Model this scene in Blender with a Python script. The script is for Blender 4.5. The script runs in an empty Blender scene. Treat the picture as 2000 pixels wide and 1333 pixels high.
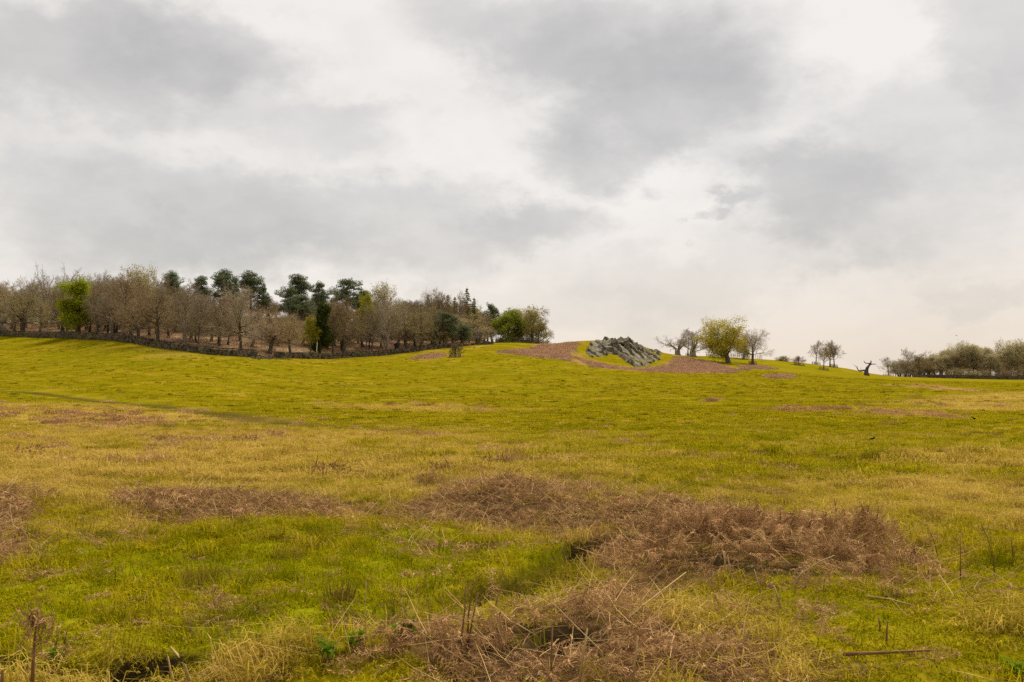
import bpy, math, random
import numpy as np
from mathutils import Vector, Euler

random.seed(7)
RS = np.random.RandomState(11)
scene = bpy.context.scene
COL = scene.collection

# ------------------------------------------------------------------ camera
F = 1944.0          # focal length in photograph pixels (2000 px wide)
HC = 1.7            # eye height
HV = 750.0          # row of the true horizon
cam_d = bpy.data.cameras.new("camera")
cam = bpy.data.objects.new("camera", cam_d)
COL.objects.link(cam)
cam.location = (0, 0, HC)
cam.rotation_euler = (math.radians(90), 0, 0)
cam_d.sensor_width = 36.0
cam_d.lens = 36.0 * F / 2000.0
cam_d.shift_y = (HV - 666.5) / 2000.0
cam_d.clip_start = 0.1
cam_d.clip_end = 9000
scene.camera = cam

# ------------------------------------------------------------------ light
SUN_EL, SUN_AZ = math.radians(57), math.radians(32)   # azimuth right of the view axis
sun_d = bpy.data.lights.new("sun", 'SUN')
sun_d.energy = 1.5
sun_d.angle = math.radians(28)
sun_d.color = (1.0, 0.95, 0.86)
sun = bpy.data.objects.new("sun", sun_d)
COL.objects.link(sun)
sdir = Vector((math.sin(SUN_AZ) * math.cos(SUN_EL), math.cos(SUN_AZ) * math.cos(SUN_EL), math.sin(SUN_EL)))
sun.rotation_euler = sdir.to_track_quat('Z', 'Y').to_euler()

scene.view_settings.view_transform = 'Standard'
scene.view_settings.look = 'None'
scene.view_settings.gamma = 1.0
scene.view_settings.use_curve_mapping = False
scene.view_settings.exposure = 2.2
EXPO = 2 ** scene.view_settings.exposure
scene.cycles.use_denoising = False

def lin(*c):
    return tuple((v / 255 / 12.92) if v / 255 <= 0.04045 else (((v / 255) + 0.055) / 1.055) ** 2.4 for v in c)

class NT:
    """small helper to write node trees"""
    def __init__(s, tree):
        s.t = tree
    def n(s, typ, **kw):
        nd = s.t.nodes.new(typ)
        ins = kw.pop('ins', {})
        for k, v in kw.items():
            setattr(nd, k, v)
        for k, v in ins.items():
            s.set(nd.inputs[k], v)
        return nd
    def set(s, sock, v):
        if isinstance(v, bpy.types.NodeSocket):
            s.t.links.new(v, sock)
        elif isinstance(v, (tuple, list)) and len(v) == 3 and sock.type == 'RGBA':
            sock.default_value = (*v, 1)
        else:
            sock.default_value = v
    def math(s, op, a, b=0.0, clamp=False):
        return s.n('ShaderNodeMath', operation=op, use_clamp=clamp, ins={0: a, 1: b}).outputs[0]
    def vmath(s, op, a, b=(0, 0, 0)):
        nd = s.n('ShaderNodeVectorMath', operation=op, ins={0: a})
        if op == 'SCALE':
            s.set(nd.inputs['Scale'], b)
        else:
            s.set(nd.inputs[1], b)
        return nd.outputs['Value'] if op in ('LENGTH', 'DOT_PRODUCT') else nd.outputs['Vector']
    def mix(s, f, a, b):
        nd = s.n('ShaderNodeMix', data_type='RGBA')
        s.set(nd.inputs[0], f); s.set(nd.inputs[6], a); s.set(nd.inputs[7], b)
        return nd.outputs[2]
    def ramp(s, f, lo, hi, a=0.0, b=1.0, smooth=True):
        nd = s.n('ShaderNodeMapRange', interpolation_type='SMOOTHSTEP' if smooth else 'LINEAR')
        for i, v in enumerate((f, lo, hi, a, b)):
            s.set(nd.inputs[i], v)
        return nd.outputs[0]
    def noise(s, vec, scale, detail=3.0, rough=0.55, color=False):
        nd = s.n('ShaderNodeTexNoise', ins={'Vector': vec, 'Scale': scale, 'Detail': detail, 'Roughness': rough})
        return nd.outputs['Color' if color else 'Fac']

# ------------------------------------------------------------------ sky
world = bpy.data.worlds.new("World")
scene.world = world
world.use_nodes = True
wt = world.node_tree
wt.nodes.clear()
W = NT(wt)
STR = 0.1
sky = W.n('ShaderNodeTexSky', sky_type='NISHITA', sun_disc=False, sun_elevation=SUN_EL, sun_rotation=SUN_AZ)
dirv = W.n('ShaderNodeTexCoord').outputs['Generated']
def pdir(u, v):
    d = Vector(((u - 1000) / F, 1.0, (HV - v) / F))
    return d.normalized()
# domain warp: cloud edges curl at several sizes
st = W.vmath('MULTIPLY', dirv, (1, 1, 1.7))
w1 = W.vmath('SUBTRACT', W.noise(st, 5.0, 3.0, 0.55, True), (0.5, 0.5, 0.5))
w2 = W.vmath('SUBTRACT', W.noise(st, 17.0, 5.0, 0.62, True), (0.5, 0.5, 0.5))
dw = W.vmath('ADD', dirv, W.vmath('ADD', W.vmath('MULTIPLY', w1, (0.15, 0.15, 0.11)), W.vmath('MULTIPLY', w2, (0.12, 0.12, 0.09))))
CLOUDS = [  # column, row, half width, half height (photograph pixels), darkness
    (1000, 40, 240, 110, .40), (1210, 100, 300, 130, .50), (1340, 200, 280, 130, .62), (1200, 295, 170, 70, .45), (1450, 110, 190, 170, .32),
    (110, 110, 420, 130, .62), (380, 80, 220, 90, .40), (590, 255, 210, 60, .36), (20, 300, 220, 220, .24),
    (380, 415, 420, 110, .50), (720, 425, 430, 95, .42), (1030, 440, 170, 65, .52), (230, 495, 260, 70, .36), (620, 505, 480, 60, .34),
    (1570, 390, 200, 90, .62), (1700, 420, 300, 130, .36), (1860, 260, 260, 120, .36), (1392, 426, 52, 28, .5), (1640, 480, 170, 60, .34),
    (1990, 60, 130, 210, .42), (1290, 545, 260, 70, .26), (1170, 615, 280, 60, .22), (1960, 545, 130, 34, .30), (1800, 640, 300, 60, .10),
]
acc = None
for (u, v, a, b, k) in CLOUDS:
    d = pdir(u, v)
    mp = W.n('ShaderNodeMapping', vector_type='TEXTURE', ins={'Vector': dw})
    mp.inputs['Location'].default_value = d
    mp.inputs['Rotation'].default_value = (0, 0, -math.atan2(d.x, d.y))
    mp.inputs['Scale'].default_value = (a / F * 1.15, 0.7, b / F * 1.25)
    ln = W.vmath('LENGTH', mp.outputs[0])
    g = W.ramp(ln, 1.02, 0.32, 0.0, k)
    # union that saturates softly
    acc = g if acc is None else W.math('SUBTRACT', W.math('ADD', acc, g), W.math('MULTIPLY', acc, g))
big = W.noise(st, 3.2, 5.0, 0.55)
fine = W.noise(st, 11.0, 5.0, 0.6)
# the sky outside the frame carries on with the same kind of broken cloud
fx = W.n('ShaderNodeSeparateXYZ', ins={0: dirv})
infr = W.ramp(W.vmath('LENGTH', W.vmath('MULTIPLY', W.vmath('SUBTRACT', dirv, (0, 1, 0.17)), (1.0, 0.6, 1.9))), 0.5, 0.85)
bigc = W.math('MULTIPLY', W.ramp(big, 0.44, 0.66, 0, 0.62), infr)
acc = W.math('MAXIMUM', acc, bigc)
dens = W.math('ADD', acc, W.math('MULTIPLY', W.math('SUBTRACT', fine, 0.5), 0.5))
dens = W.math('ADD', dens, W.math('MULTIPLY', W.math('SUBTRACT', big, 0.5), 0.30), True)
elev = fx.outputs['Z']
hz = W.ramp(elev, 0.22, 0.0)
warm = W.math('MULTIPLY', hz, W.ramp(fx.outputs['X'], -0.45, 0.45, 0.35, 1.0))
bright = W.mix(warm, lin(240, 234, 227), lin(228, 213, 199))
dark = W.mix(warm, lin(175, 172, 169), lin(190, 182, 173))
cl = W.mix(dens, bright, dark)
cl10 = W.vmath('SCALE', cl, 1.0 / (EXPO * STR))
skymix = W.mix(0.97, sky.outputs[0], cl10)
bg = W.n('ShaderNodeBackground', ins={'Color': skymix, 'Strength': STR})
out = W.n('ShaderNodeOutputWorld', ins={'Surface': bg.outputs[0]})

# ------------------------------------------------------------------ numpy noise
def _h(ix, iy, s):
    n = (ix.astype(np.int64) * 374761393 + iy.astype(np.int64) * 668265263 + s * 982451653) & 0x7fffffff
    n = ((n ^ (n >> 13)) * 1274126177) & 0x7fffffff
    return ((n ^ (n >> 16)) & 0xffff) / 65535.0
def vnoise(x, y, s=0):
    x = np.asarray(x, float); y = np.asarray(y, float)
    ix = np.floor(x); iy = np.floor(y); fx_ = x - ix; fy_ = y - iy
    fx_ = fx_ * fx_ * (3 - 2 * fx_); fy_ = fy_ * fy_ * (3 - 2 * fy_)
    a = _h(ix, iy, s); b = _h(ix + 1, iy, s); c = _h(ix, iy + 1, s); d = _h(ix + 1, iy + 1, s)
    return (a * (1 - fx_) + b * fx_) * (1 - fy_) + (c * (1 - fx_) + d * fx_) * fy_ - 0.5
def fbm(x, y, s=0, o=4):
    r = 0; a = 1.0
    for i in range(o):
        r = r + a * vnoise(x * 2 ** i + 17.3 * i, y * 2 ** i - 9.1 * i, s + i); a *= 0.5
    return r
def sstep(a, b, x):
    t = np.clip((x - a) / (b - a), 0, 1); return t * t * (3 - 2 * t)

# ------------------------------------------------------------------ terrain
def pchip(xs, ys, x):
    xs = np.array(xs, float); ys = np.array(ys, float); h = np.diff(xs); dl = np.diff(ys) / h
    m = np.zeros(len(xs))
    for i in range(1, len(xs) - 1):
        if dl[i - 1] * dl[i] > 0:
            w1_ = 2 * h[i] + h[i - 1]; w2_ = h[i] + 2 * h[i - 1]
            m[i] = (w1_ + w2_) / (w1_ / dl[i - 1] + w2_ / dl[i])
    m[0], m[-1] = dl[0], dl[-1]
    x = np.clip(x, xs[0], xs[-1]); k = np.clip(np.searchsorted(xs, x) - 1, 0, len(h) - 1)
    t = (x - xs[k]) / h[k]; t2 = t * t; t3 = t2 * t
    return (2 * t3 - 3 * t2 + 1) * ys[k] + (t3 - 2 * t2 + t) * h[k] * m[k] + (-2 * t3 + 3 * t2) * ys[k + 1] + (t3 - t2) * h[k] * m[k + 1]

# the walk along the dry stone wall: column, row of its foot, distance
WALL = [(-500, 640, 330), (-200, 648, 300), (0, 656, 270), (140, 661, 240), (240, 668, 212), (300, 678, 198), (340, 684, 191), (400, 691, 189), (440, 695, 190),
        (490, 698, 196), (550, 700, 206), (600, 701, 213), (650, 701, 220), (700, 698, 228), (750, 694.5, 236), (800, 689, 242), (840, 683.5, 246), (880, 680, 250), (910, 677, 254), (930, 674, 258)]
WU, WV, WY = (np.array([w[i] for w in WALL], float) for i in range(3))
def zof(Y, v):
    return HC - (v - HV) * Y / F
CRESTV = [(-500, 624), (0, 633), (150, 628), (300, 622), (450, 620), (600, 624), (750, 636), (850, 648), (930, 662)]
columns = {}
for u in (-500, -200, 0, 140, 240, 300, 340, 400, 440, 490, 550, 600, 650, 700, 750, 800, 840, 880, 930):
    wv = np.interp(u, WU, WV); wy = np.interp(u, WU, WY)
    cv = np.interp(u, [c[0] for c in CRESTV], [c[1] for c in CRESTV])
    pts = [(60, 838), (100, np.interp(u, [0, 500, 930], [788, 795, 795]))]
    v1 = pts[-1][1]
    for t, k in ((0.35, 0.40), (0.65, 0.70), (0.85, 0.88)):
        pts.append((100 + (wy - 100) * t, v1 + (wv - v1) * k))
    pts.append((wy, wv))
    pts.append((wy + 14, wv - (wv - cv) * 0.26))
    pts.append((wy + 45, wv - (wv - cv) * 0.66))
    pts.append((wy + 90, cv))
    pts.append((wy + 140, cv + 3))
    columns[u] = pts
columns.update({
    965: [(60, 838), (100, 795), (150, 751), (200, 712), (235, 687), (265, 671), (300, 671), (360, 676)],
    1010: [(60, 838), (100, 795), (150, 752), (200, 715), (235, 690), (265, 671), (300, 671), (360, 678)],
    1065: [(60, 838), (100, 794), (150, 753), (200, 719), (235, 696), (270, 673), (300, 676), (360, 690)],
    1100: [(60, 838), (100, 794), (150, 754), (200, 723), (235, 700), (265, 680), (290, 669), (340, 678)],
    1150: [(60, 838), (100, 793), (150, 756), (200, 729), (235, 713), (262, 690), (290, 665.5), (340, 674)],
    1215: [(60, 838), (100, 793), (150, 757), (200, 733), (235, 721), (252, 708), (275, 683), (295, 664), (345, 674)],
    1260: [(60, 838), (100, 793), (150, 757), (200, 734), (238, 723), (255, 710), (278, 693), (300, 678), (350, 686)],
    1300: [(60, 838), (100, 793), (150, 757), (200, 735), (240, 724), (270, 707), (300, 690), (350, 697)],
    1400: [(60, 838), (100, 793), (150, 758), (200, 737), (240, 726), (285, 708), (330, 697), (400, 704)],
    1500: [(60, 838), (100, 793), (150, 759), (200, 739), (250, 727), (300, 713), (345, 703), (410, 710)],
    1600: [(60, 838), (100, 793), (150, 760), (200, 743), (250, 735), (300, 725), (350, 713), (420, 720)],
    1650: [(60, 838), (100, 793), (150, 761), (200, 745), (260, 738), (310, 730), (358, 719.5), (430, 727)],
    1700: [(60, 838), (100, 793), (150, 762), (200, 747), (260, 740), (320, 735), (370, 729.5), (440, 735)],
    1740: [(60, 838), (100, 793), (150, 762), (200, 748), (300, 740), (385, 735), (460, 738)],
    1800: [(60, 838), (100, 793), (150, 763), (200, 749), (300, 742.5), (400, 738), (470, 739)],
    2000: [(60, 838), (100, 793), (150, 764), (200, 752), (300, 746.5), (420, 742.5), (500, 741.5)],
    2600: [(60, 838), (100, 793), (150, 764), (200, 754), (300, 749), (430, 745), (500, 744)],
})
ulist = sorted(columns)
YG = np.concatenate([[-60, 0], np.geomspace(1, 4000, 420)])
tab = []
for u in ulist:
    p = columns[u]
    ys = [-60, 0, 14, 22, 38] + [a for a, b in p]
    zs = [0, 0, 0, -0.12, -0.62] + [zof(a, b) for a, b in p]
    lz = zs[-1]
    ys += [p[-1][0] + 250, 1600, 4000]; zs += [lz - 9, -18, -22]
    tab.append(pchip(ys, zs, YG))
tab = np.array(tab)
UG = np.concatenate([[-3000], np.arange(-500, 2601, 5.0), [5000]])
TAB = np.array([pchip(ulist, tab[:, j], UG) for j in range(len(YG))]).T   # [u, Y]
def macro(x, y):
    x = np.asarray(x, float); y = np.asarray(y, float)
    u = np.clip(1000 + F * x / np.maximum(y, 1.0), -500, 2600)
    iu = np.interp(u, UG, np.arange(len(UG))); iy = np.interp(y, YG, np.arange(len(YG)))
    a = np.clip(np.floor(iu).astype(int), 0, len(UG) - 2); b = np.clip(np.floor(iy).astype(int), 0, len(YG) - 2)
    fu = iu - a; fy = iy - b
    return (TAB[a, b] * (1 - fu) + TAB[a + 1, b] * fu) * (1 - fy) + (TAB[a, b + 1] * (1 - fu) + TAB[a + 1, b + 1] * fu) * fy
YS = np.geomspace(2.5, 700, 2600)
def hit(u, v, zfun):
    """point of the ground seen at a photograph pixel"""
    x = (u - 1000) / F * YS
    vg = HV - F * (zfun(x, YS) - HC) / YS
    k = np.argmax(vg <= v)
    if vg[k] > v:
        k = int(np.argmin(vg))
    if k == 0:
        y = YS[0]
    else:
        t = (vg[k - 1] - v) / max(vg[k - 1] - vg[k], 1e-9); y = YS[k - 1] + (YS[k] - YS[k - 1]) * min(max(t, 0), 1)
    return np.array([(u - 1000) / F * y, y])
def wpoly(pts):
    return np.array([hit(u, v, macro) for u, v in pts])
def segdist(px, py, poly, closed=False):
    d = np.full(px.shape, 1e9)
    n = len(poly)
    for i in range(n if closed else n - 1):
        ax, ay = poly[i]; bx, by = poly[(i + 1) % n]
        vx, vy = bx - ax, by - ay
        t = np.clip(((px - ax) * vx + (py - ay) * vy) / (vx * vx + vy * vy + 1e-9), 0, 1)
        d = np.minimum(d, np.hypot(px - ax - t * vx, py - ay - t * vy))
    return d
def sdf(px, py, poly):
    """signed distance, positive inside"""
    ins = np.zeros(px.shape, bool); n = len(poly)
    for i in range(n):
        ax, ay = poly[i]; bx, by = poly[(i + 1) % n]
        c = (ay > py) != (by > py)
        with np.errstate(divide='ignore', invalid='ignore'):
            ins ^= c & (px < (bx - ax) * (py - ay) / (by - ay + 1e-12) + ax)
    d = segdist(px, py, poly, True)
    return np.where(ins, d, -d)
DITCH = wpoly([(-150, 1310), (60, 1322), (180, 1335), (270, 1330), (360, 1318), (480, 1300), (620, 1292), (720, 1268), (800, 1240), (870, 1200), (960, 1165), (1010, 1150), (1090, 1112), (1170, 1078), (1230, 1070)])
GULLY = wpoly([(-300, 748), (0, 763), (150, 775), (300, 791), (450, 812), (560, 827), (640, 834), (710, 839), (800, 843)])
HOLE = [(hit(690, 996, macro), 0.35, 0.28), (hit(1170, 1078, macro), 0.3, 0.3), (hit(280, 1330, macro), 0.45, 0.3), (hit(1105, 1318, macro), 0.22, 0.3), (hit(1010, 1160, macro), 0.3, 0.25), (hit(1405, 1128, macro), 0.2, 0.22), (hit(1450, 1130, macro), .16, .2), (hit(1565, 1150, macro), .16, .2)]
BUMPS = [(hit(960, 990, macro), 2.0, 1.0, 0.34), (hit(1130, 1015, macro), 1.3, 0.8, 0.18), (hit(450, 1005, macro), 2.3, 0.8, 0.16), (hit(1400, 1120, macro), 1.5, 0.5, 0.08),
         (hit(640, 1330, macro), 0.7, 0.35, 0.16), (hit(1000, 1300, macro), 1.3, 0.7, 0.12), (hit(50, 1010, macro), 1.2, 0.7, 0.15), (hit(1900, 905, macro), 2.5, 1.2, 0.25), (hit(1060, 1100, macro), 0.5, 0.3, 0.05)]
def ground(x, y):
    x = np.asarray(x, float); y = np.asarray(y, float)
    z = macro(x, y)
    near = 1 - sstep(25, 90, y)
    z = z + fbm(x / 7, y / 7, 3) * 0.22 * (0.35 + 0.65 * near) * sstep(2, 9, y) + fbm(x / 1.3, y / 1.3, 9, 3) * 0.20 * near + fbm(x / 0.35, y / 0.35, 14, 2) * 0.055 * (1 - sstep(12, 25, y))
    z = z + fbm(x / 30, y / 30, 31, 2) * 0.5 * sstep(40, 90, y) * (1 - sstep(180, 240, y))
    m = y < 40
    if np.any(m):
        xm, ym = x[m] if x.ndim else x, y[m] if y.ndim else y
        dd = segdist(xm, ym, DITCH) + fbm(xm / 0.6, ym / 0.6, 77, 2) * 0.12
        add = -0.52 * (1 - sstep(0.15, 0.34, dd))
        for c, r, dp in HOLE:
            add = add - dp * (1 - sstep(0.15 * r, r, np.hypot(xm - c[0], (ym - c[1]) * 1.2)))
        for c, a, b, hgt in BUMPS:
            add = add + hgt * np.exp(-(((xm - c[0]) / a) ** 2 + ((ym - c[1]) / b) ** 2))
        if z.ndim:
            z[m] += add
        else:
            z = z + add
    m = (y > 40) & (y < 140) & (x < 5)
    if np.any(m):
        xm, ym = x[m] if x.ndim else x, y[m] if y.ndim else y
        add = -0.25 * (1 - sstep(0.5, 4.0, segdist(xm, ym, GULLY)))
        if z.ndim:
            z[m] += add
        else:
            z = z + add
    return z
def G(u, v):
    p = hit(u, v, ground)
    return np.array([p[0], p[1], float(ground(p[0], p[1]))])
def AT(u, Y):
    x = (u - 1000) / F * Y
    return np.array([x, Y, float(ground(x, Y))])

# vegetation patches (outlines where they lie on the ground)
P = wpoly
BRACKEN = [  # outline, strength
    (P([(-80, 985), (40, 968), (115, 985), (120, 1015), (70, 1040), (30, 1075), (60, 1110), (-80, 1130)]), .9),
    (P([(195, 1010), (300, 985), (440, 975), (560, 985), (690, 995), (700, 1030), (560, 1040), (470, 1045), (330, 1038), (230, 1035)]), 1.0),
    (P([(720, 1005), (830, 985), (870, 960), (960, 950), (1060, 965), (1180, 980), (1220, 995), (1180, 1050), (1060, 1055), (880, 1045), (740, 1035)]), 1.0),
    (P([(1130, 1040), (1180, 1010), (1300, 1002), (1430, 1030), (1560, 1060), (1700, 1090), (1840, 1120), (1780, 1145), (1640, 1165), (1560, 1175), (1480, 1160), (1380, 1160), (1260, 1160), (1180, 1125), (1140, 1085)]), 1.0),
    (P([(1120, 1180), (1200, 1150), (1300, 1165), (1330, 1180), (1260, 1215), (1180, 1240), (1000, 1270), (870, 1300), (700, 1325), (640, 1350), (1000, 1400), (1480, 1380), (1540, 1330), (1440, 1280), (1340, 1300), (1230, 1260), (1150, 1220)]), .95),
    (P([(1330, 1200), (1450, 1195), (1520, 1230), (1440, 1260), (1340, 1250)]), .7),
    (P([(1540, 1240), (1620, 1235), (1640, 1262), (1560, 1270)]), .6),
    (P([(1640, 1110), (1860, 1118), (1880, 1150), (1700, 1175), (1600, 1185)]), .5),
    (P([(760, 1090), (830, 1080), (920, 1090), (960, 1105), (830, 1120)]), .55),
    (P([(340, 1195), (420, 1180), (500, 1210), (440, 1245), (340, 1235)]), .5),
    (P([(60, 1060), (180, 1068), (260, 1060), (330, 1075), (180, 1090)]), .5),
    (P([(-40, 1290), (60, 1280), (140, 1290), (120, 1340), (-40, 1360)]), .6),
    (P([(800, 950), (850, 938), (880, 950), (830, 962)]), .7),
    (P([(60, 822), (120, 810), (220, 808), (330, 820), (310, 838), (200, 842), (90, 834)]), .8),
    (P([(280, 868), (330, 862), (460, 868), (440, 884), (300, 886)]), .45),
    (P([(430, 850), (560, 848), (600, 862), (520, 870)]), .4),
    (P([(300, 920), (360, 912), (370, 930), (310, 934)]), .6),
    (P([(1470, 802), (1560, 797), (1680, 797), (1680, 803), (1550, 808)]), .7),
    (P([(1690, 806), (1760, 803), (1900, 811), (1860, 818), (1740, 812)]), .7),
    (P([(1680, 748), (1800, 748), (1860, 754), (1990, 762), (1900, 764), (1760, 755)]), .8),
    (P([(1480, 915), (1540, 912), (1545, 922), (1470, 922)]), .6),
    (P([(1200, 865), (1290, 862), (1300, 874), (1220, 876)]), .3),
    (P([(1370, 778), (1420, 777), (1410, 785), (1375, 785)]), .6),
    (P([(1730, 1190), (1830, 1200), (1850, 1240), (1740, 1230)]), .35), (P([(1900, 1160), (2050, 1150), (2050, 1220), (1920, 1230)]), .4),
]
HILLBRACKEN = [
    P([(972, 690), (1020, 684), (1062, 674.5), (1100, 670), (1132, 667.5), (1118, 690), (1112, 707), (1060, 700), (1010, 694)]),
    P([(1125, 700), (1150, 702), (1200, 716), (1245, 722), (1300, 716), (1310, 700), (1340, 698), (1380, 705), (1440, 722), (1430, 729), (1330, 729), (1230, 724), (1150, 716)]),
    P([(1440, 717), (1500, 716), (1510, 721), (1450, 724)]),
    P([(800, 702), (830, 694), (868, 692), (870, 699), (830, 703)]),
    P([(1505, 735), (1545, 733), (1550, 737), (1510, 739)]),
]
TAN = [
    (P([(-200, 770), (100, 785), (330, 800), (560, 835), (700, 845), (840, 850), (900, 870), (820, 900), (740, 930), (560, 950), (300, 945), (100, 955), (-200, 960)]), .8),
    (P([(-200, 785), (0, 783), (200, 795), (330, 812), (200, 815), (-200, 820)]), .8),
    (P([(0, 910), (300, 905), (600, 910), (650, 935), (400, 955), (100, 950)]), .35),
    (P([(110, 1018), (180, 1012), (290, 1015), (280, 1030), (160, 1034)]), .8),
    (P([(1730, 905), (1850, 893), (2100, 885), (2100, 930), (1850, 930), (1760, 918)]), .75),
    (P([(1600, 960), (1760, 935), (2100, 940), (2100, 1040), (1900, 1050), (1700, 1010)]), .8),
    (P([(1330, 965), (1500, 935), (1650, 925), (1640, 945), (1480, 970), (1380, 985)]), .5),
    (P([(460, 1330), (560, 1310), (660, 1300), (760, 1275), (770, 1300), (680, 1330), (560, 1370), (440, 1370)]), 1.0),
    (P([(700, 855), (1000, 862), (1150, 880), (1100, 900), (850, 890), (720, 880)]), .6),
    (P([(1700, 770), (2100, 765), (2100, 805), (1750, 800)]), .7),
    (P([(1560, 795), (1700, 790), (1900, 818), (2100, 818), (2100, 826), (1800, 822)]), .4),
    (P([(600, 780), (900, 790), (1100, 800), (900, 812), (640, 800)]), .5),
    (P([(905, 681), (930, 677), (946, 674), (946, 677), (925, 682)]), .6),
    (P([(1000, 1125), (1060, 1095), (1120, 1100), (1110, 1130), (1040, 1160)]), .6),
    (P([(0, 650 + 9), (140, 664), (240, 671), (340, 687), (400, 693), (400, 696), (330, 691), (220, 673), (100, 664)]), .4),
    (P([(690, 703), (760, 697), (850, 685), (920, 679), (860, 689), (760, 701)]), .4),
]
LUSH = [
    (P([(-200, 1150), (0, 1120), (250, 1080), (520, 1050), (700, 1045), (1050, 1055), (1130, 1090), (1040, 1120), (980, 1160), (850, 1240), (600, 1290), (300, 1300), (-200, 1300)]), .9),
    (P([(1540, 1180), (1900, 1150), (2200, 1140), (2200, 1450), (1500, 1420), (1560, 1330)]), .25),
    (P([(1850, 1060), (2200, 1050), (2200, 1120), (1950, 1120)]), .5),
    (P([(1290, 940), (1450, 930), (1420, 960), (1310, 970)]), .4),
    (P([(1340, 700), (1500, 706), (1640, 722), (1500, 712), (1400, 712)]), .55),
    (P([(1080, 780), (1400, 775), (1440, 785), (1100, 795)]), .35),
    (P([(1480, 862), (1560, 860), (1560, 866), (1490, 868)]), .7),
]
WOODFLOOR = P([(w[0], w[1] - 1) for w in WALL] + [(990, 671)])
def softmask(lst, x, y, s=1, wob=1.0):
    r = np.zeros(x.shape)
    for i, (poly, k) in enumerate(lst):
        lo = poly.min(0); hi = poly.max(0); size = min(hi[0] - lo[0], hi[1] - lo[1])
        pad = 0.3 * size + 0.5
        m = (x > lo[0] - pad) & (x < hi[0] + pad) & (y > lo[1] - pad) & (y < hi[1] + pad)
        if not m.any():
            continue
        xm, ym = x[m], y[m]
        sc = max(0.25, 0.12 * size)
        d = sdf(xm, ym, poly) + fbm(xm / (sc * 2.2), ym / (sc * 2.2), 40 + i, 4) * sc * 1.6 * wob
        r[m] = np.maximum(r[m], k * sstep(-sc * 0.8, sc * 0.9, d))
    return r
def wood_mask(x, y):
    u = 1000 + F * x / np.maximum(y, 1)
    wy = np.interp(u, WU, WY)
    left = sstep(0.5, 3, y - wy) * (u < 935)
    mid = (u >= 935) * (u < 1075) * sstep(286, 290, y)
    right = (u > 1740) * sstep(432, 440, y)
    return np.maximum(np.maximum(left, mid), right)

# ------------------------------------------------------------------ materials
def mat(name, color=None, rough=0.9, trans=0.0, build=None, spec=0.0, k=0.69):
    m = bpy.data.materials.new(name)
    m.use_nodes = True
    t = m.node_tree
    t.nodes.clear()
    N = NT(t)
    bump = None
    if build:
        r = build(N)
        color, bump = r if isinstance(r, tuple) and len(r) == 2 and not isinstance(r[0], float) else (r, None)
    color = N.vmath('SCALE', color if isinstance(color, bpy.types.NodeSocket) else tuple(color[:3]), k)
    p = N.n('ShaderNodeBsdfPrincipled', ins={'Base Color': color, 'Roughness': rough})
    p.inputs['Specular IOR Level'].default_value = spec
    if bump:
        t.links.new(bump, p.inputs['Normal'])
    sh = p.outputs[0]
    if trans > 0:
        tr = N.n('ShaderNodeBsdfTranslucent', ins={'Color': color})
        mx = N.n('ShaderNodeMixShader', ins={0: trans, 1: sh, 2: tr.outputs[0]})
        sh = mx.outputs[0]
    N.n('ShaderNodeOutputMaterial', ins={'Surface': sh})
    return m
def position(N):
    return N.n('ShaderNodeNewGeometry').outputs['Position']

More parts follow.
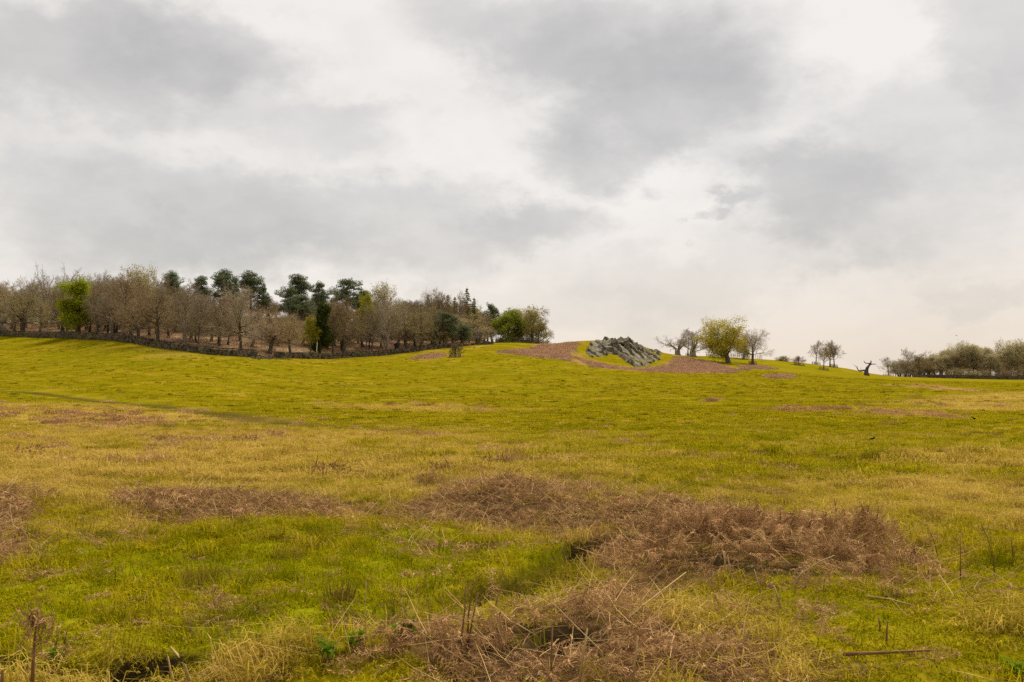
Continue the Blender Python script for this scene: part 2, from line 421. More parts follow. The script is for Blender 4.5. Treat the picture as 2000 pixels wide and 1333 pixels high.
C_FIELD = (0.205, 0.165, 0.003); C_FIELD2 = (0.27, 0.192, 0.007); C_FIELD3 = (0.115, 0.104, 0.002)
C_LUSH = (0.15, 0.165, 0.003); C_LUSH2 = (0.26, 0.24, 0.006)
C_TAN = (0.42, 0.285, 0.075); C_TAN2 = (0.31, 0.215, 0.022)
C_BRK = (0.44, 0.235, 0.098); C_BRK2 = (0.19, 0.096, 0.04); C_BRK3 = (0.72, 0.44, 0.20)
def ground_color(N):
    pos = position(N)
    at = N.n('ShaderNodeAttribute', attribute_name='cover')
    sp = N.n('ShaderNodeSeparateColor', ins={0: at.outputs['Color']})
    br, lu, ta = sp.outputs[0], sp.outputs[1], sp.outputs[2]
    wf = at.outputs['Alpha']
    n0 = N.noise(pos, 0.035, 4.0, 0.6)
    n1 = N.noise(pos, 0.22, 5.0, 0.6)
    n2 = N.noise(pos, 1.6, 5.0, 0.65)
    n3 = N.noise(pos, 9.0, 4.0, 0.65)
    c = N.mix(N.ramp(n1, 0.36, 0.66), C_FIELD, C_FIELD2)
    c = N.mix(N.ramp(n2, 0.50, 0.72, 0, 0.75), c, C_FIELD3)
    c = N.mix(N.ramp(n0, 0.42, 0.62, 0, 0.45), c, (0.16, 0.155, 0.003))
    nm = N.noise(pos, 0.75, 4.0, 0.7)
    c = N.mix(N.ramp(nm, 0.54, 0.66, 0, 0.6), c, (0.085, 0.088, 0.002))
    l = N.mix(n3, C_LUSH, C_LUSH2)
    c = N.mix(N.math('MULTIPLY', lu, N.ramp(n2, 0.25, 0.6, 0.55, 1.0)), c, l)
    t = N.mix(n3, C_TAN2, C_TAN)
    tw = N.math('ADD', ta, N.math('MULTIPLY', N.math('SUBTRACT', n2, 0.5), 0.9))
    tw = N.math('MULTIPLY', N.ramp(tw, 0.18, 0.7), N.ramp(ta, 0.0, 0.2))
    c = N.mix(N.math('MULTIPLY', tw, N.ramp(nm, 0.3, 0.55, 0.6, 1.0)), c, t)
    # scattered dry streaks all over the pasture
    c = N.mix(N.ramp(N.math('ADD', N.math('MULTIPLY', n1, 0.75), N.math('MULTIPLY', n2, 0.4)), 0.57, 0.72, 0, 0.6), c, C_TAN2)
    b = N.mix(N.ramp(N.math('MULTIPLY', N.math('ADD', n3, nm), 0.5), 0.4, 0.6), C_BRK2, C_BRK)
    bw = N.ramp(N.math('ADD', br, N.math('ADD', N.math('MULTIPLY', N.math('SUBTRACT', n2, 0.5), 0.9), N.math('MULTIPLY', N.math('SUBTRACT', n1, 0.5), 1.3))), 0.25, 0.75)
    c = N.mix(N.math('MULTIPLY', bw, N.ramp(br, 0.0, 0.15)), c, b)
    fl = N.mix(N.ramp(n1, 0.35, 0.65), (0.24, 0.155, 0.085), (0.36, 0.235, 0.13))
    fl = N.mix(N.ramp(n0, 0.5, 0.62, 0, 0.5), fl, (0.2, 0.16, 0.02))
    c = N.mix(wf, c, fl)
    so = N.n('ShaderNodeAttribute', attribute_name='soil_and_shade').outputs['Fac']
    c = N.mix(so, c, N.mix(n3, (0.02, 0.014, 0.006), (0.085, 0.055, 0.024)))  # dark earth tone, also laid along the gully as painted shade
    hgt = N.math('ADD', N.math('MULTIPLY', n2, 0.25), N.math('MULTIPLY', n3, 0.06))
    bp = N.n('ShaderNodeBump', ins={'Strength': 0.5, 'Distance': 0.5, 'Height': hgt})
    return c, bp.outputs[0]
M_GROUND = mat('pasture_soil', build=ground_color, rough=1.0)

def inst_attr(N, nm):
    return N.n('ShaderNodeAttribute', attribute_type='INSTANCER', attribute_name=nm).outputs['Fac']
def rnd(N):
    return N.n('ShaderNodeObjectInfo').outputs['Random']
def grass_color(N):
    pos = position(N)
    dry = inst_attr(N, 'dry'); r = rnd(N)
    lush = N.mix(r, (0.11, 0.128, 0.002), (0.36, 0.325, 0.004))
    fld = N.mix(r, (0.18, 0.155, 0.002), (0.50, 0.38, 0.010))
    tan = N.mix(r, (0.42, 0.285, 0.035), (0.66, 0.46, 0.115))
    c = N.mix(N.ramp(dry, 0.0, 0.45, smooth=False), lush, fld)
    return N.mix(N.ramp(dry, 0.5, 1.0, smooth=False), c, tan)
M_GRASS = mat('grass_blade', build=grass_color, rough=0.8, trans=0.4, k=0.84)
def bracken_color(N):
    r = rnd(N); n = N.noise(position(N), 6.0, 3.0)
    c = N.mix(r, C_BRK2, C_BRK3)
    return N.mix(N.ramp(n, 0.4, 0.7, 0, 0.5), c, C_BRK)
M_BRACKEN = mat('dead_bracken', build=bracken_color, rough=0.85, trans=0.2, k=0.80)
M_HILLBR = mat('hill_bracken', build=lambda N: N.mix(rnd(N), (0.34, 0.195, 0.115), (0.62, 0.41, 0.27)), rough=0.9, k=0.9)
M_STALK = mat('straw_stalk', build=lambda N: N.mix(rnd(N), (0.22, 0.115, 0.045), (0.78, 0.52, 0.21)), rough=0.6)
M_DKSTALK = mat('russet_stalk', build=lambda N: N.mix(N.noise(position(N), 20.0), (0.19, 0.095, 0.042), (0.33, 0.185, 0.085)), rough=0.7)
M_PALESTALK = mat('pale_straw', build=lambda N: N.mix(N.noise(position(N), 25.0), (0.36, 0.23, 0.09), (0.6, 0.42, 0.19)), rough=0.6)

def bark(name, a, b, sc=1.2):
    def f(N):
        p = N.n('ShaderNodeTexCoord').outputs['Object']
        n = N.noise(N.vmath('MULTIPLY', p, (1, 1, 0.3)), sc * 3, 4.0, 0.65)
        c = N.mix(N.ramp(n, 0.3, 0.7), a, b)
        v = N.ramp(rnd(N), 0, 1, 0.75, 1.25, False)
        bp = N.n('ShaderNodeBump', ins={'Strength': 0.8, 'Distance': 0.15, 'Height': n})
        return N.vmath('SCALE', c, v), bp.outputs[0]
    return mat(name, build=f, k=1.0)
M_BARK = bark('oak_bark', (0.06, 0.047, 0.033), (0.135, 0.105, 0.072))
M_BARKP = bark('pale_bark', (0.14, 0.11, 0.08), (0.27, 0.22, 0.16))
M_BARKPINE = bark('pine_bark', (0.10, 0.06, 0.035), (0.2, 0.11, 0.06))
M_DEAD = bark('weathered_wood', (0.05, 0.042, 0.045), (0.15, 0.12, 0.11))
M_SNAG = bark('pale_snag', (0.42, 0.42, 0.24), (0.6, 0.58, 0.38))
def twigs(name, a, b):
    return mat(name, build=lambda N: N.mix(rnd(N), a, b), rough=0.9, k=0.95)
M_TWIG = twigs('brown_twig', (0.18, 0.13, 0.072), (0.31, 0.222, 0.122))
M_TWIGG = twigs('grey_twig', (0.23, 0.185, 0.125), (0.35, 0.285, 0.195))
M_TWIGO = twigs('olive_twig', (0.25, 0.20, 0.09), (0.38, 0.305, 0.14))
def leafm(name, a, b, tr=0.35):
    def f(N):
        n = N.noise(position(N), 0.9, 3.0, 0.6)
        return N.mix(N.ramp(n, 0.3, 0.7), a, b)
    return mat(name, build=f, rough=0.75, trans=tr, k=0.85)
M_LEAFY = leafm('young_oak_leaf', (0.33, 0.28, 0.006), (0.56, 0.45, 0.03))
M_LEAFG = leafm('spring_green_leaf', (0.21, 0.25, 0.008), (0.36, 0.37, 0.018))
M_LEAFG2 = leafm('mid_green_leaf', (0.17, 0.20, 0.02), (0.30, 0.31, 0.035))
M_LEAFO = leafm('olive_leaf', (0.33, 0.28, 0.145), (0.48, 0.41, 0.215), 0.5)
M_LEAFO2 = leafm('tip_olive_leaf', (0.17, 0.14, 0.03), (0.30, 0.235, 0.05))
M_LEAFR = leafm('red_leaf', (0.20, 0.09, 0.05), (0.30, 0.16, 0.07))
M_LEAFYY = leafm('yellow_green_leaf', (0.24, 0.23, 0.01), (0.36, 0.31, 0.015))
M_PINE = leafm('pine_needle', (0.09, 0.115, 0.062), (0.19, 0.205, 0.09), 0.2)
M_FIR = leafm('fir_needle', (0.09, 0.10, 0.03), (0.18, 0.17, 0.04), 0.2)
M_LARCH = leafm('larch_needle', (0.13, 0.14, 0.02), (0.22, 0.21, 0.03), 0.25)
M_IVY = leafm('ivy_leaf', (0.04, 0.06, 0.012), (0.085, 0.10, 0.022), 0.1)
M_WEED = leafm('dock_leaf', (0.085, 0.145, 0.008), (0.17, 0.24, 0.012), 0.35)
def rock_color(N):
    p = position(N)
    n = N.noise(p, 0.7, 6.0, 0.65); n2 = N.noise(p, 3.5, 5.0, 0.7); n3 = N.noise(p, 0.35, 4.0, 0.6)
    c = N.mix(N.ramp(n, 0.3, 0.7), (0.05, 0.044, 0.032), (0.19, 0.162, 0.112))
    c = N.mix(N.ramp(n2, 0.55, 0.75, 0, 0.55), c, (0.34, 0.30, 0.20))
    c = N.mix(N.ramp(n3, 0.55, 0.7, 0, 0.4), c, (0.20, 0.175, 0.045))
    v = N.ramp(rnd(N), 0, 1, 0.55, 1.5, False)
    bp = N.n('ShaderNodeBump', ins={'Strength': 0.9, 'Distance': 0.3, 'Height': n2})
    return N.vmath('SCALE', c, v), bp.outputs[0]
M_ROCK = mat('slate_rock', build=rock_color, rough=0.85, k=1.0)
def wall_color(N):
    p = position(N)
    n = N.noise(p, 1.3, 5.0, 0.7); n2 = N.noise(p, 0.25, 3.0)
    c = N.mix(N.ramp(n, 0.35, 0.7), (0.045, 0.036, 0.026), (0.13, 0.105, 0.07))
    c = N.mix(N.ramp(n2, 0.5, 0.65, 0, 0.5), c, (0.10, 0.10, 0.03))
    vo = N.n('ShaderNodeTexVoronoi', ins={'Vector': p, 'Scale': 2.6}).outputs['Color']
    vr = N.n('ShaderNodeSeparateColor', ins={0: vo}).outputs[0]
    return N.vmath('SCALE', c, N.ramp(vr, 0, 1, 0.45, 2.0, False))
M_WALL = mat('dry_stone', build=wall_color, rough=0.95, k=0.95)
M_RUBBLE = mat('rubble_stone', build=lambda N: N.mix(N.noise(position(N), 1.5), (0.12, 0.1, 0.085), (0.3, 0.25, 0.2)))
M_WOOD = mat('weathered_timber', build=lambda N: N.mix(N.noise(position(N), 2.0), (0.2, 0.15, 0.115), (0.38, 0.3, 0.23)))
M_CROW = mat('black_feather', (0.008, 0.008, 0.010), rough=0.4)
M_PALE = mat('pale_stone', (0.6, 0.55, 0.48))

# ------------------------------------------------------------------ mesh helpers
class MB:
    def __init__(s):
        s.v = []; s.f = []
    def tube(s, pts, rad, n=6, cap=True):
        base = len(s.v); m = len(pts)
        for i in range(m):
            d = (pts[min(i + 1, m - 1)] - pts[max(i - 1, 0)])
            d = d.normalized() if d.length > 1e-6 else Vector((0, 0, 1))
            a = d.orthogonal().normalized() if abs(d.z) > 0.9 else Vector((0, 0, 1)).cross(d).normalized()
            b = d.cross(a)
            for k in range(n):
                t = 2 * math.pi * k / n
                s.v.append(pts[i] + (a * math.cos(t) + b * math.sin(t)) * rad[i])
        for i in range(m - 1):
            for k in range(n):
                k2 = (k + 1) % n
                s.f.append((base + i * n + k, base + i * n + k2, base + (i + 1) * n + k2, base + (i + 1) * n + k))
        if cap:
            s.f.append(tuple(base + (m - 1) * n + k for k in range(n)))
            s.f.append(tuple(base + k for k in reversed(range(n))))
    def tri(s, a, b, c):
        i = len(s.v); s.v += [a, b, c]; s.f.append((i, i + 1, i + 2))
    def quad(s, a, b, c, d):
        i = len(s.v); s.v += [a, b, c, d]; s.f.append((i, i + 1, i + 2, i + 3))
    def leaf(s, p, size, up=0.0, asp=0.6):
        d = Vector((random.gauss(0, 1), random.gauss(0, 1), random.gauss(0, 1) + up)).normalized()
        a = d.orthogonal().normalized()
        b = d.cross(a); t = random.random() * 6.283
        x = (a * math.cos(t) + b * math.sin(t)) * size * 0.5; y = (b * math.cos(t) - a * math.sin(t)) * size * 0.5 * asp
        s.quad(p - x, p - y, p + x, p + y)
    def box(s, c, sx, sy, sz, rz=0.0, jit=0.0, rot=None):
        i = len(s.v); ca, sa = math.cos(rz), math.sin(rz)
        for dz in (-.5, .5):
            for dx, dy in ((-.5, -.5), (.5, -.5), (.5, .5), (-.5, .5)):
                q = Vector((dx * sx * (1 + random.uniform(-jit, jit)), dy * sy * (1 + random.uniform(-jit, jit)), dz * sz * (1 + random.uniform(-jit, jit))))
                if rot is not None:
                    q = rot @ q
                s.v.append(Vector((c[0] + q.x * ca - q.y * sa, c[1] + q.x * sa + q.y * ca, c[2] + q.z)))
        for f in ((0, 3, 2, 1), (4, 5, 6, 7), (0, 1, 5, 4), (1, 2, 6, 5), (2, 3, 7, 6), (3, 0, 4, 7)):
            s.f.append(tuple(i + k for k in f))
    def mesh(s, name, m, smooth=False):
        me = bpy.data.meshes.new(name)
        me.from_pydata([tuple(p) for p in s.v], [], s.f)
        if m:
            me.materials.append(m)
        if smooth:
            me.polygons.foreach_set('use_smooth', [True] * len(me.polygons))
        return me
def link(name, data, parent=None, loc=None):
    o = bpy.data.objects.new(name, data)
    COL.objects.link(o)
    if parent:
        o.parent = parent
    if loc is not None:
        o.location = loc
    return o
def tag(o, label=None, cat=None, group=None, kind=None):
    if label: o['label'] = label
    if cat: o['category'] = cat
    if group: o['group'] = group
    if kind: o['kind'] = kind
    return o
def rv():
    return Vector((random.gauss(0, 1), random.gauss(0, 1), random.gauss(0, 1)))

def ditchd(x, y):
    d = segdist(x, y, DITCH)
    for c, r, dp in HOLE:
        d = np.minimum(d, np.maximum(np.hypot(x - c[0], y - c[1]) - r * .5, 0))
    return d

# ------------------------------------------------------------------ ground sheet
rows = np.concatenate([np.linspace(-14, 3.9, 24), np.geomspace(4, 60, 330), np.geomspace(60.6, 480, 190), np.geomspace(490, 4200, 40)])
ss = np.sinh(np.linspace(-2.2, 2.2, 560)) / np.sinh(2.2) * 2.6
ss = np.sort(np.concatenate([np.linspace(-0.62, 0.62, 470), np.linspace(-2.6, -0.625, 45), np.linspace(0.625, 2.6, 45)]))
YY, SS = np.meshgrid(rows, ss, indexing='ij')
XX = SS * (np.maximum(YY, -14) + 17)
XX = np.where(YY > 60, SS * (YY + 17), XX)
ZZ = ground(XX.ravel(), YY.ravel()).reshape(XX.shape)
xf, yf = XX.ravel(), YY.ravel()
cover = np.zeros((xf.size, 4), np.float32)
hb = softmask([(p, .62) for p in HILLBRACKEN], xf, yf, wob=1.5)
cover[:, 0] = np.maximum(softmask(BRACKEN, xf, yf), hb)
cover[:, 1] = softmask(LUSH, xf, yf)
cover[:, 2] = softmask(TAN, xf, yf)
cover[:, 3] = wood_mask(xf, yf)
nr, nc = XX.shape
idx = np.arange(nr * nc).reshape(nr, nc)
quads = np.stack([idx[:-1, :-1], idx[:-1, 1:], idx[1:, 1:], idx[1:, :-1]], -1).reshape(-1, 4)
me = bpy.data.meshes.new('field')
me.vertices.add(nr * nc)
me.vertices.foreach_set('co', np.stack([xf, yf, ZZ.ravel()], -1).astype(np.float32).ravel())
me.loops.add(quads.size)
me.loops.foreach_set('vertex_index', quads.ravel().astype(np.int32))
me.polygons.add(len(quads))
me.polygons.foreach_set('loop_start', np.arange(0, quads.size, 4, dtype=np.int32))
me.polygons.foreach_set('loop_total', np.full(len(quads), 4, np.int32))
me.polygons.foreach_set('use_smooth', np.ones(len(quads), bool))
me.update()
ca = me.attributes.new('cover', 'FLOAT_COLOR', 'POINT')
ca.data.foreach_set('color', cover.ravel())
sa = me.attributes.new('soil_and_shade', 'FLOAT', 'POINT')
soil_and_shade = np.zeros(xf.size, np.float32)
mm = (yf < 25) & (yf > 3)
soil_and_shade[mm] = 1 - sstep(.18, .30, ditchd(xf[mm], yf[mm]) + fbm(xf[mm] / .4, yf[mm] / .4, 78, 3) * .16)
soil_and_shade[mm] = np.maximum(soil_and_shade[mm], .8 * softmask(BRACKEN, xf[mm], yf[mm]))
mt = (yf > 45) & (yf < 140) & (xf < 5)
dt = segdist(xf[mt], yf[mt], GULLY) + fbm(xf[mt] / 4, yf[mt] / 4, 85, 3) * .8
soil_and_shade[mt] = np.maximum(soil_and_shade[mt], .75 * (1 - sstep(.8, 3.4, dt / (.45 + .75 * sstep(150, 600, 1000 + F * xf[mt] / yf[mt])))))  # shade side of the gully, painted as a dark strip in the ground colour
sa.data.foreach_set('value', soil_and_shade)
me.materials.append(M_GROUND)
field = tag(link('field', me), 'rolling yellow green pasture rising to a wooded hill and a rocky knoll', kind='structure')

# ------------------------------------------------------------------ dry stone walls
def stone_wall(name, label, path, hgt, course=0.19, gappy=0.0, seed=1, group='dry stone boundary walls'):
    rr = random.Random(seed)
    pts = [Vector((p[0], p[1], 0)) for p in path]
    b = MB()
    total = sum((pts[i + 1] - pts[i]).length for i in range(len(pts) - 1))
    nrow = int(hgt / course)
    seg = 0; 
    cum = [0]
    for i in range(len(pts) - 1):
        cum.append(cum[-1] + (pts[i + 1] - pts[i]).length)
    def at(s):
        i = max(0, min(len(pts) - 2, int(np.searchsorted(cum, s)) - 1))
        t = (s - cum[i]) / max(cum[i + 1] - cum[i], 1e-6)
        d = (pts[i + 1] - pts[i]).normalized()
        return pts[i].lerp(pts[i + 1], t), d
    # heart of the wall
    s = 0.0
    while s < total:
        L = min(1.5, total - s)
        p, d = at(s + L / 2)
        g = float(ground(p.x, p.y)); hh = hgt * (1 - gappy * rr.random()) - 0.15
        b.box((p.x, p.y, g + hh / 2 - 0.15), L + 0.1, 0.42, hh, math.atan2(d.y, d.x))
        s += L
    for r_ in range(nrow):
        s = rr.uniform(0, 0.3)
        while s < total:
            L = rr.uniform(0.3, 0.75)
            p, d = at(min(s + L / 2, total))
            g = float(ground(p.x, p.y))
            top = hgt * (1 - gappy * (0.5 + vnoise(s / 4.0, 0.5, seed)))
            z = (r_ + 0.5) * course
            if z < top:
                nrm = Vector((d.y, -d.x, 0))
                for side in ((1,) if r_ < nrow - 1 else (1, -1)):
                    q = p + nrm * side * (0.24 + rr.uniform(-0.04, 0.05))
                    b.box((q.x, q.y, g + z), L * 0.97, rr.uniform(0.25, 0.38), course * rr.uniform(0.8, 1.1), math.atan2(d.y, d.x) + rr.uniform(-.06, .06), 0.12)
            s += L
    # coping stones set on edge
    s = 0.0
    while s < total:
        L = rr.uniform(0.22, 0.5)
        p, d = at(min(s + L / 2, total)); g = float(ground(p.x, p.y))
        top = hgt * (1 - gappy * (0.5 + vnoise(s / 4.0, 0.5, seed)))
        if rr.random() > gappy * 0.6:
            b.box((p.x, p.y, g + top + 0.08), L * 0.9, 0.5, rr.uniform(0.18, 0.34), math.atan2(d.y, d.x) + rr.uniform(-.15, .15), 0.15)
        s += L
    root = link(name, None, loc=(path[0][0], path[0][1], float(ground(path[0][0], path[0][1]))))
    tag(root, label, 'stone wall', group)
    off = Vector(root.location)
    b.v = [p - off for p in b.v]
    o = link('stonework', b.mesh('stonework', M_WALL), root)
    o['kind'] = 'stuff'
    return root
def wall_path(u0, u1, n):
    us = np.linspace(u0, u1, n); 
    wy = np.array([np.interp(u, WU, WY) for u in us])
    wy = np.convolve(np.pad(wy, 2, mode='edge'), np.ones(5) / 5, 'valid')
    return [((u - 1000) / F * y, y) for u, y in zip(us, wy)]
stone_wall('stone_wall', 'long dark dry stone wall curving downhill below the wood from its left end to the rubble gap', wall_path(-60, 499, 60), 1.3, seed=2)
stone_wall('stone_wall', 'dark dry stone wall running uphill from the rubble gap to the dark pine at the wood edge', wall_path(536, 893, 44), 1.15, seed=3, gappy=0.25)
stone_wall('stone_wall', 'crumbling low end of the stone wall among ferns just before the ridge top', wall_path(896, 962, 10), 0.9, seed=4, gappy=0.9)
stone_wall('stone_wall', 'short dark stone wall on the ridge crest under the round green tree', [tuple(AT(u, 287)[:2]) for u in (968, 990, 1010, 1030, 1048)], 1.3, seed=5)
stone_wall('stone_wall', 'far dark stone wall along the foot of the distant wood', [((u - 1000) / F * 428, 428) for u in np.linspace(1782, 2080, 22)], 1.35, seed=6, course=0.22)
b = MB()
c0 = AT(518, 198)
for i in range(170):
    u = random.gauss(520, 17); Y = np.interp(u, WU, WY) + random.gauss(-1.5, 1.3)
    p = AT(u, Y)
    s_ = random.uniform(0.2, 0.55)
    b.box((p[0], p[1], p[2] + random.uniform(0, 0.35) * max(0, 1 - abs(u - 515) / 25)), s_, s_ * random.uniform(.6, 1), s_ * random.uniform(.4, .7), random.random() * 3, 0.25)
tag(link('rubble', b.mesh('rubble', M_RUBBLE)), 'grey rubble spilled from the collapsed gap in the stone wall', kind='stuff')

# ------------------------------------------------------------------ trees
class Tree:
    def __init__(s, cfg, seed):
        random.seed(seed)
        s.c = cfg; s.tr = MB(); s.cr = MB(); s.tips = []
        s.grow(Vector((0, 0, -0.4)), Vector((cfg.get('lean', 0) + random.gauss(0, .03), random.gauss(0, .03), 1)).normalized(), cfg['L'], cfg['R'], 0)
    def grow(s, p, d, L, R, lv):
        c = s.c; last = len(c['n'])
        if lv == last:
            e = p + (d + rv() * 0.25 + Vector((0, 0, c['tw_up']))).normalized() * L
            w = rv().cross(d)
            w = w.normalized() * R if w.length > 1e-4 else Vector((R, 0, 0))
            s.cr.tri(p + w, p - w, e)
            s.tips.append(e)
            if random.random() < 0.6:
                m = p.lerp(e, 0.5); e2 = m + (d + rv() * 0.7).normalized() * L * 0.6
                s.cr.tri(m + w * 0.8, m - w * 0.8, e2)
            return
        n = c['seg'][lv]; pts = [p]; rad = [R]; ds = [d]
        for i in range(n):
            d = (d + rv() * c['wob'][lv] + Vector((0, 0, c['up'][lv]))).normalized()
            p = p + d * (L / n); pts.append(p); ds.append(d)
            rad.append(max(R * (1 - (i + 1) / n * c['tap'][lv]), 0.006))
        if lv == 0:
            rad[0] *= c.get('flare', 1.35)
        (s.tr if lv <= c.get('trunk_lv', 1) else s.cr).tube(pts, rad, c['sides'][lv], cap=lv < 2)
        k0 = random.random() * 6.28
        cnt = c['n'][lv]
        for k in range(cnt):
            t = c['t0'][lv] + (1 - c['t0'][lv]) * (k + random.random()) / cnt
            i = min(int(t * n), n - 1); ft = t * n - i
            q = pts[i].lerp(pts[i + 1], ft); dd = ds[i + 1]; r = rad[i] + (rad[i + 1] - rad[i]) * ft
            az = k0 + k * 2.4 + random.uniform(-.5, .5)
            a = dd.orthogonal().normalized(); bb = dd.cross(a)
            an = math.radians(random.gauss(c['ang'][lv], 9))
            if lv == 0 and 'topang' in c:
                an = math.radians(c['ang'][0] + (c['topang'] - c['ang'][0]) * (k + .5) / cnt + random.gauss(0, 7))
            nd = dd * math.cos(an) + (a * math.cos(az) + bb * math.sin(az)) * math.sin(an)
            Lc = L * c['rat'][lv] * random.uniform(.75, 1.25) * (1 - c['fall'][lv] * t)
            s.grow(q, nd.normalized(), Lc, min(r * c['rr'][lv], r * .95) if lv + 1 < last else c['tw'], lv + 1)
        if lv >= 1 and lv < last:       # leading shoot
            s.grow(p, d, L * 0.35 * random.uniform(.7, 1.2), rad[-1] if lv + 1 < last else c['tw'], min(lv + 1, last))

OAK = dict(L=7.2, R=.40, n=(14, 8, 7, 8), seg=(6, 6, 4, 3), wob=(.08, .17, .22, .24), up=(.04, .03, .03, .02), tap=(.65, .75, .75, .7), sides=(9, 6, 4, 3),
           t0=(.46, .18, .15, .1), ang=(80, 55, 50, 46), topang=20, rat=(.70, .56, .55, .6), fall=(.05, .4, .35, .3), rr=(.5, .58, .55), tw=.016, tw_up=.1)
TALL = dict(L=8.5, R=.28, n=(16, 7, 7, 8), seg=(7, 5, 4, 3), wob=(.035, .13, .18, .2), up=(.03, .10, .07, .05), tap=(.75, .75, .75, .7), sides=(8, 5, 4, 3),
            t0=(.4, .3, .2, .1), ang=(62, 42, 44, 42), topang=26, rat=(.52, .54, .54, .6), fall=(.3, .4, .35, .3), rr=(.55, .58, .55), tw=.016, tw_up=.2)
FAN = dict(L=4.6, R=.11, n=(17, 9, 8, 8), seg=(5, 5, 3, 2), wob=(.04, .08, .12, .15), up=(.03, .12, .10, .08), tap=(.8, .75, .75, .7), sides=(7, 4, 3, 3),
           t0=(.2, .2, .2, .1), ang=(46, 36, 38, 38), topang=10, rat=(.50, .55, .55, .6), fall=(.35, .4, .4, .3), rr=(.36, .5, .5), tw=.0135, tw_up=.25)
POLL = dict(L=2.6, R=.62, n=(8, 7, 7, 7), seg=(3, 7, 4, 3), wob=(.06, .20, .24, .24), up=(.04, .11, .08, .05), tap=(.15, .75, .75, .7), sides=(10, 6, 4, 3),
            t0=(.7, .3, .2, .1), ang=(58, 50, 48, 44), topang=25, rat=(2.1, .42, .46, .5), fall=(.1, .4, .4, .3), rr=(.36, .5, .5), tw=.017, tw_up=.15)
YOUNG = dict(L=1.6, R=.09, n=(15, 9, 9), seg=(4, 4, 3), wob=(.04, .1, .14), up=(.03, .1, .1), tap=(.7, .75, .7), sides=(6, 4, 3),
             t0=(.3, .2, .15), ang=(50, 38, 38), topang=18, rat=(.85, .5, .5), fall=(.35, .4, .3), rr=(.5, .5), tw=.026, tw_up=.25)
def V(base, **kw):
    d = dict(base); d.update(kw); return d
TV = {}     # variant -> (trunk mesh, crown mesh, extra leaf mesh or None, height, half width)
def finish(key, tr, cr, bm, cm, extra=None):
    a = np.array([tuple(p) for p in tr.v + cr.v])
    h = np.percentile(a[:, 2], 98.3); hw = (np.percentile(a[:, 0], 97) - np.percentile(a[:, 0], 3)) / 2
    TV[key] = (tr.mesh(key + '_trunk', bm, True), cr.mesh(key + '_crown', cm), extra, h, max(hw, .3))
def bare(key, cfg, seed, bm, cm):
    t = Tree(cfg, seed); finish(key, t.tr, t.cr, bm, cm)
def leafy(key, cfg, seed, bm, lm, tm, per=5, size=.28, keep=1.0, spread=.3):
    t = Tree(cfg, seed); lf = MB()
    for e in t.tips:
        if random.random() < keep:
            for _ in range(per):
                lf.leaf(e + rv() * spread, size * random.uniform(.6, 1.2), .5)
    finish(key, t.tr, t.cr, bm, tm, lf.mesh(key + '_leaves', lm))
for i in range(5):
    bare('oak%d' % i, V(OAK, L=[7.2, 6.0, 8.0, 6.6, 5.6][i], topang=[22, 34, 18, 26, 32][i]), 100 + i, M_BARK, [M_TWIG, M_TWIG, M_TWIGG, M_TWIGO, M_TWIGO][i])
for i in range(4):
    bare('tall%d' % i, V(TALL, L=[8.5, 9.5, 8, 9][i]), 200 + i, [M_BARK, M_BARKP, M_BARK, M_BARK][i], [M_TWIG, M_TWIGG, M_TWIG, M_TWIGO][i])
for i in range(2):
    bare('fan%d' % i, FAN, 300 + i, M_BARKP, M_TWIGO if i else M_TWIGG)
for i in range(3):
    bare('poll%d' % i, V(POLL, lean=[-.15, .1, 0][i]), 400 + i, M_BARKP, M_TWIGG)
bare('young0', YOUNG, 500, M_BARK, M_TWIG)
leafy('oakleaf0', V(OAK, L=5.2, R=.62, n=(13, 8, 6, 4), topang=16, t0=(.42, .18, .15, .1), rat=(1.0, .56, .55, .6), ang=(72, 55, 50, 46)), 601, M_BARK, M_LEAFY, M_TWIGO, 4, .30, .85, .34)
leafy('oakleaf1', V(OAK, L=3.4, n=(8, 6, 5, 4)), 602, M_BARK, M_LEAFY, M_TWIGO, 4, .28, .7, .3)
leafy('green0', V(TALL, L=9, n=(18, 7, 5, 4), t0=(.14, .25, .2, .1), rat=(.42, .5, .5, .5)), 603, M_BARK, M_LEAFG, M_TWIGO, 4, .32, .85, .42)
leafy('green1', V(OAK, L=4.6, R=.4, n=(13, 8, 5, 4), t0=(.16, .2, .2, .1), ang=(85, 48, 46, 42), rat=(.8, .56, .55, .6)), 604, M_BARK, M_LEAFG2, M_TWIGO, 5, .34, 1.0, .35)
leafy('olive0', V(OAK, L=4.8, n=(12, 7, 5, 4), t0=(.2, .2, .2, .1), ang=(82, 48, 46, 42), rat=(.8, .56, .55, .6)), 605, M_BARK, M_LEAFO2, M_TWIG, 3, .30, .75, .35)
leafy('olive1', V(TALL, L=8, n=(13, 6, 5, 4)), 606, M_BARK, M_LEAFO, M_TWIGO, 3, .28, .65, .35)
leafy('olive2', V(OAK, L=4.6, n=(9, 7, 5, 4)), 607, M_BARK, M_LEAFO, M_TWIGO, 3, .28, .55, .35)
leafy('yellow0', V(TALL, L=8, R=.2, n=(12, 5, 5, 4), t0=(.2, .3, .2, .1)), 608, M_BARKP, M_LEAFYY, M_TWIGO, 4, .26, .9, .3)
leafy('red0', V(YOUNG, n=(12, 7, 5), tw=.014), 609, M_BARK, M_LEAFR, M_TWIG, 3, .12, .7, .1)
leafy('shrub0', V(YOUNG, L=.8, n=(12, 6, 5), tw=.014, t0=(.1, .2, .15), ang=(65, 40, 40)), 610, M_BARK, M_LEAFO, M_TWIG, 3, .12, .7, .1)
leafy('ivytree0', V(TALL, L=8.5, n=(16, 6, 4, 3), t0=(.08, .3, .2, .1), rat=(.2, .5, .5, .5)), 611, M_BARK, M_IVY, M_TWIG, 7, .34, 1.0, .35)
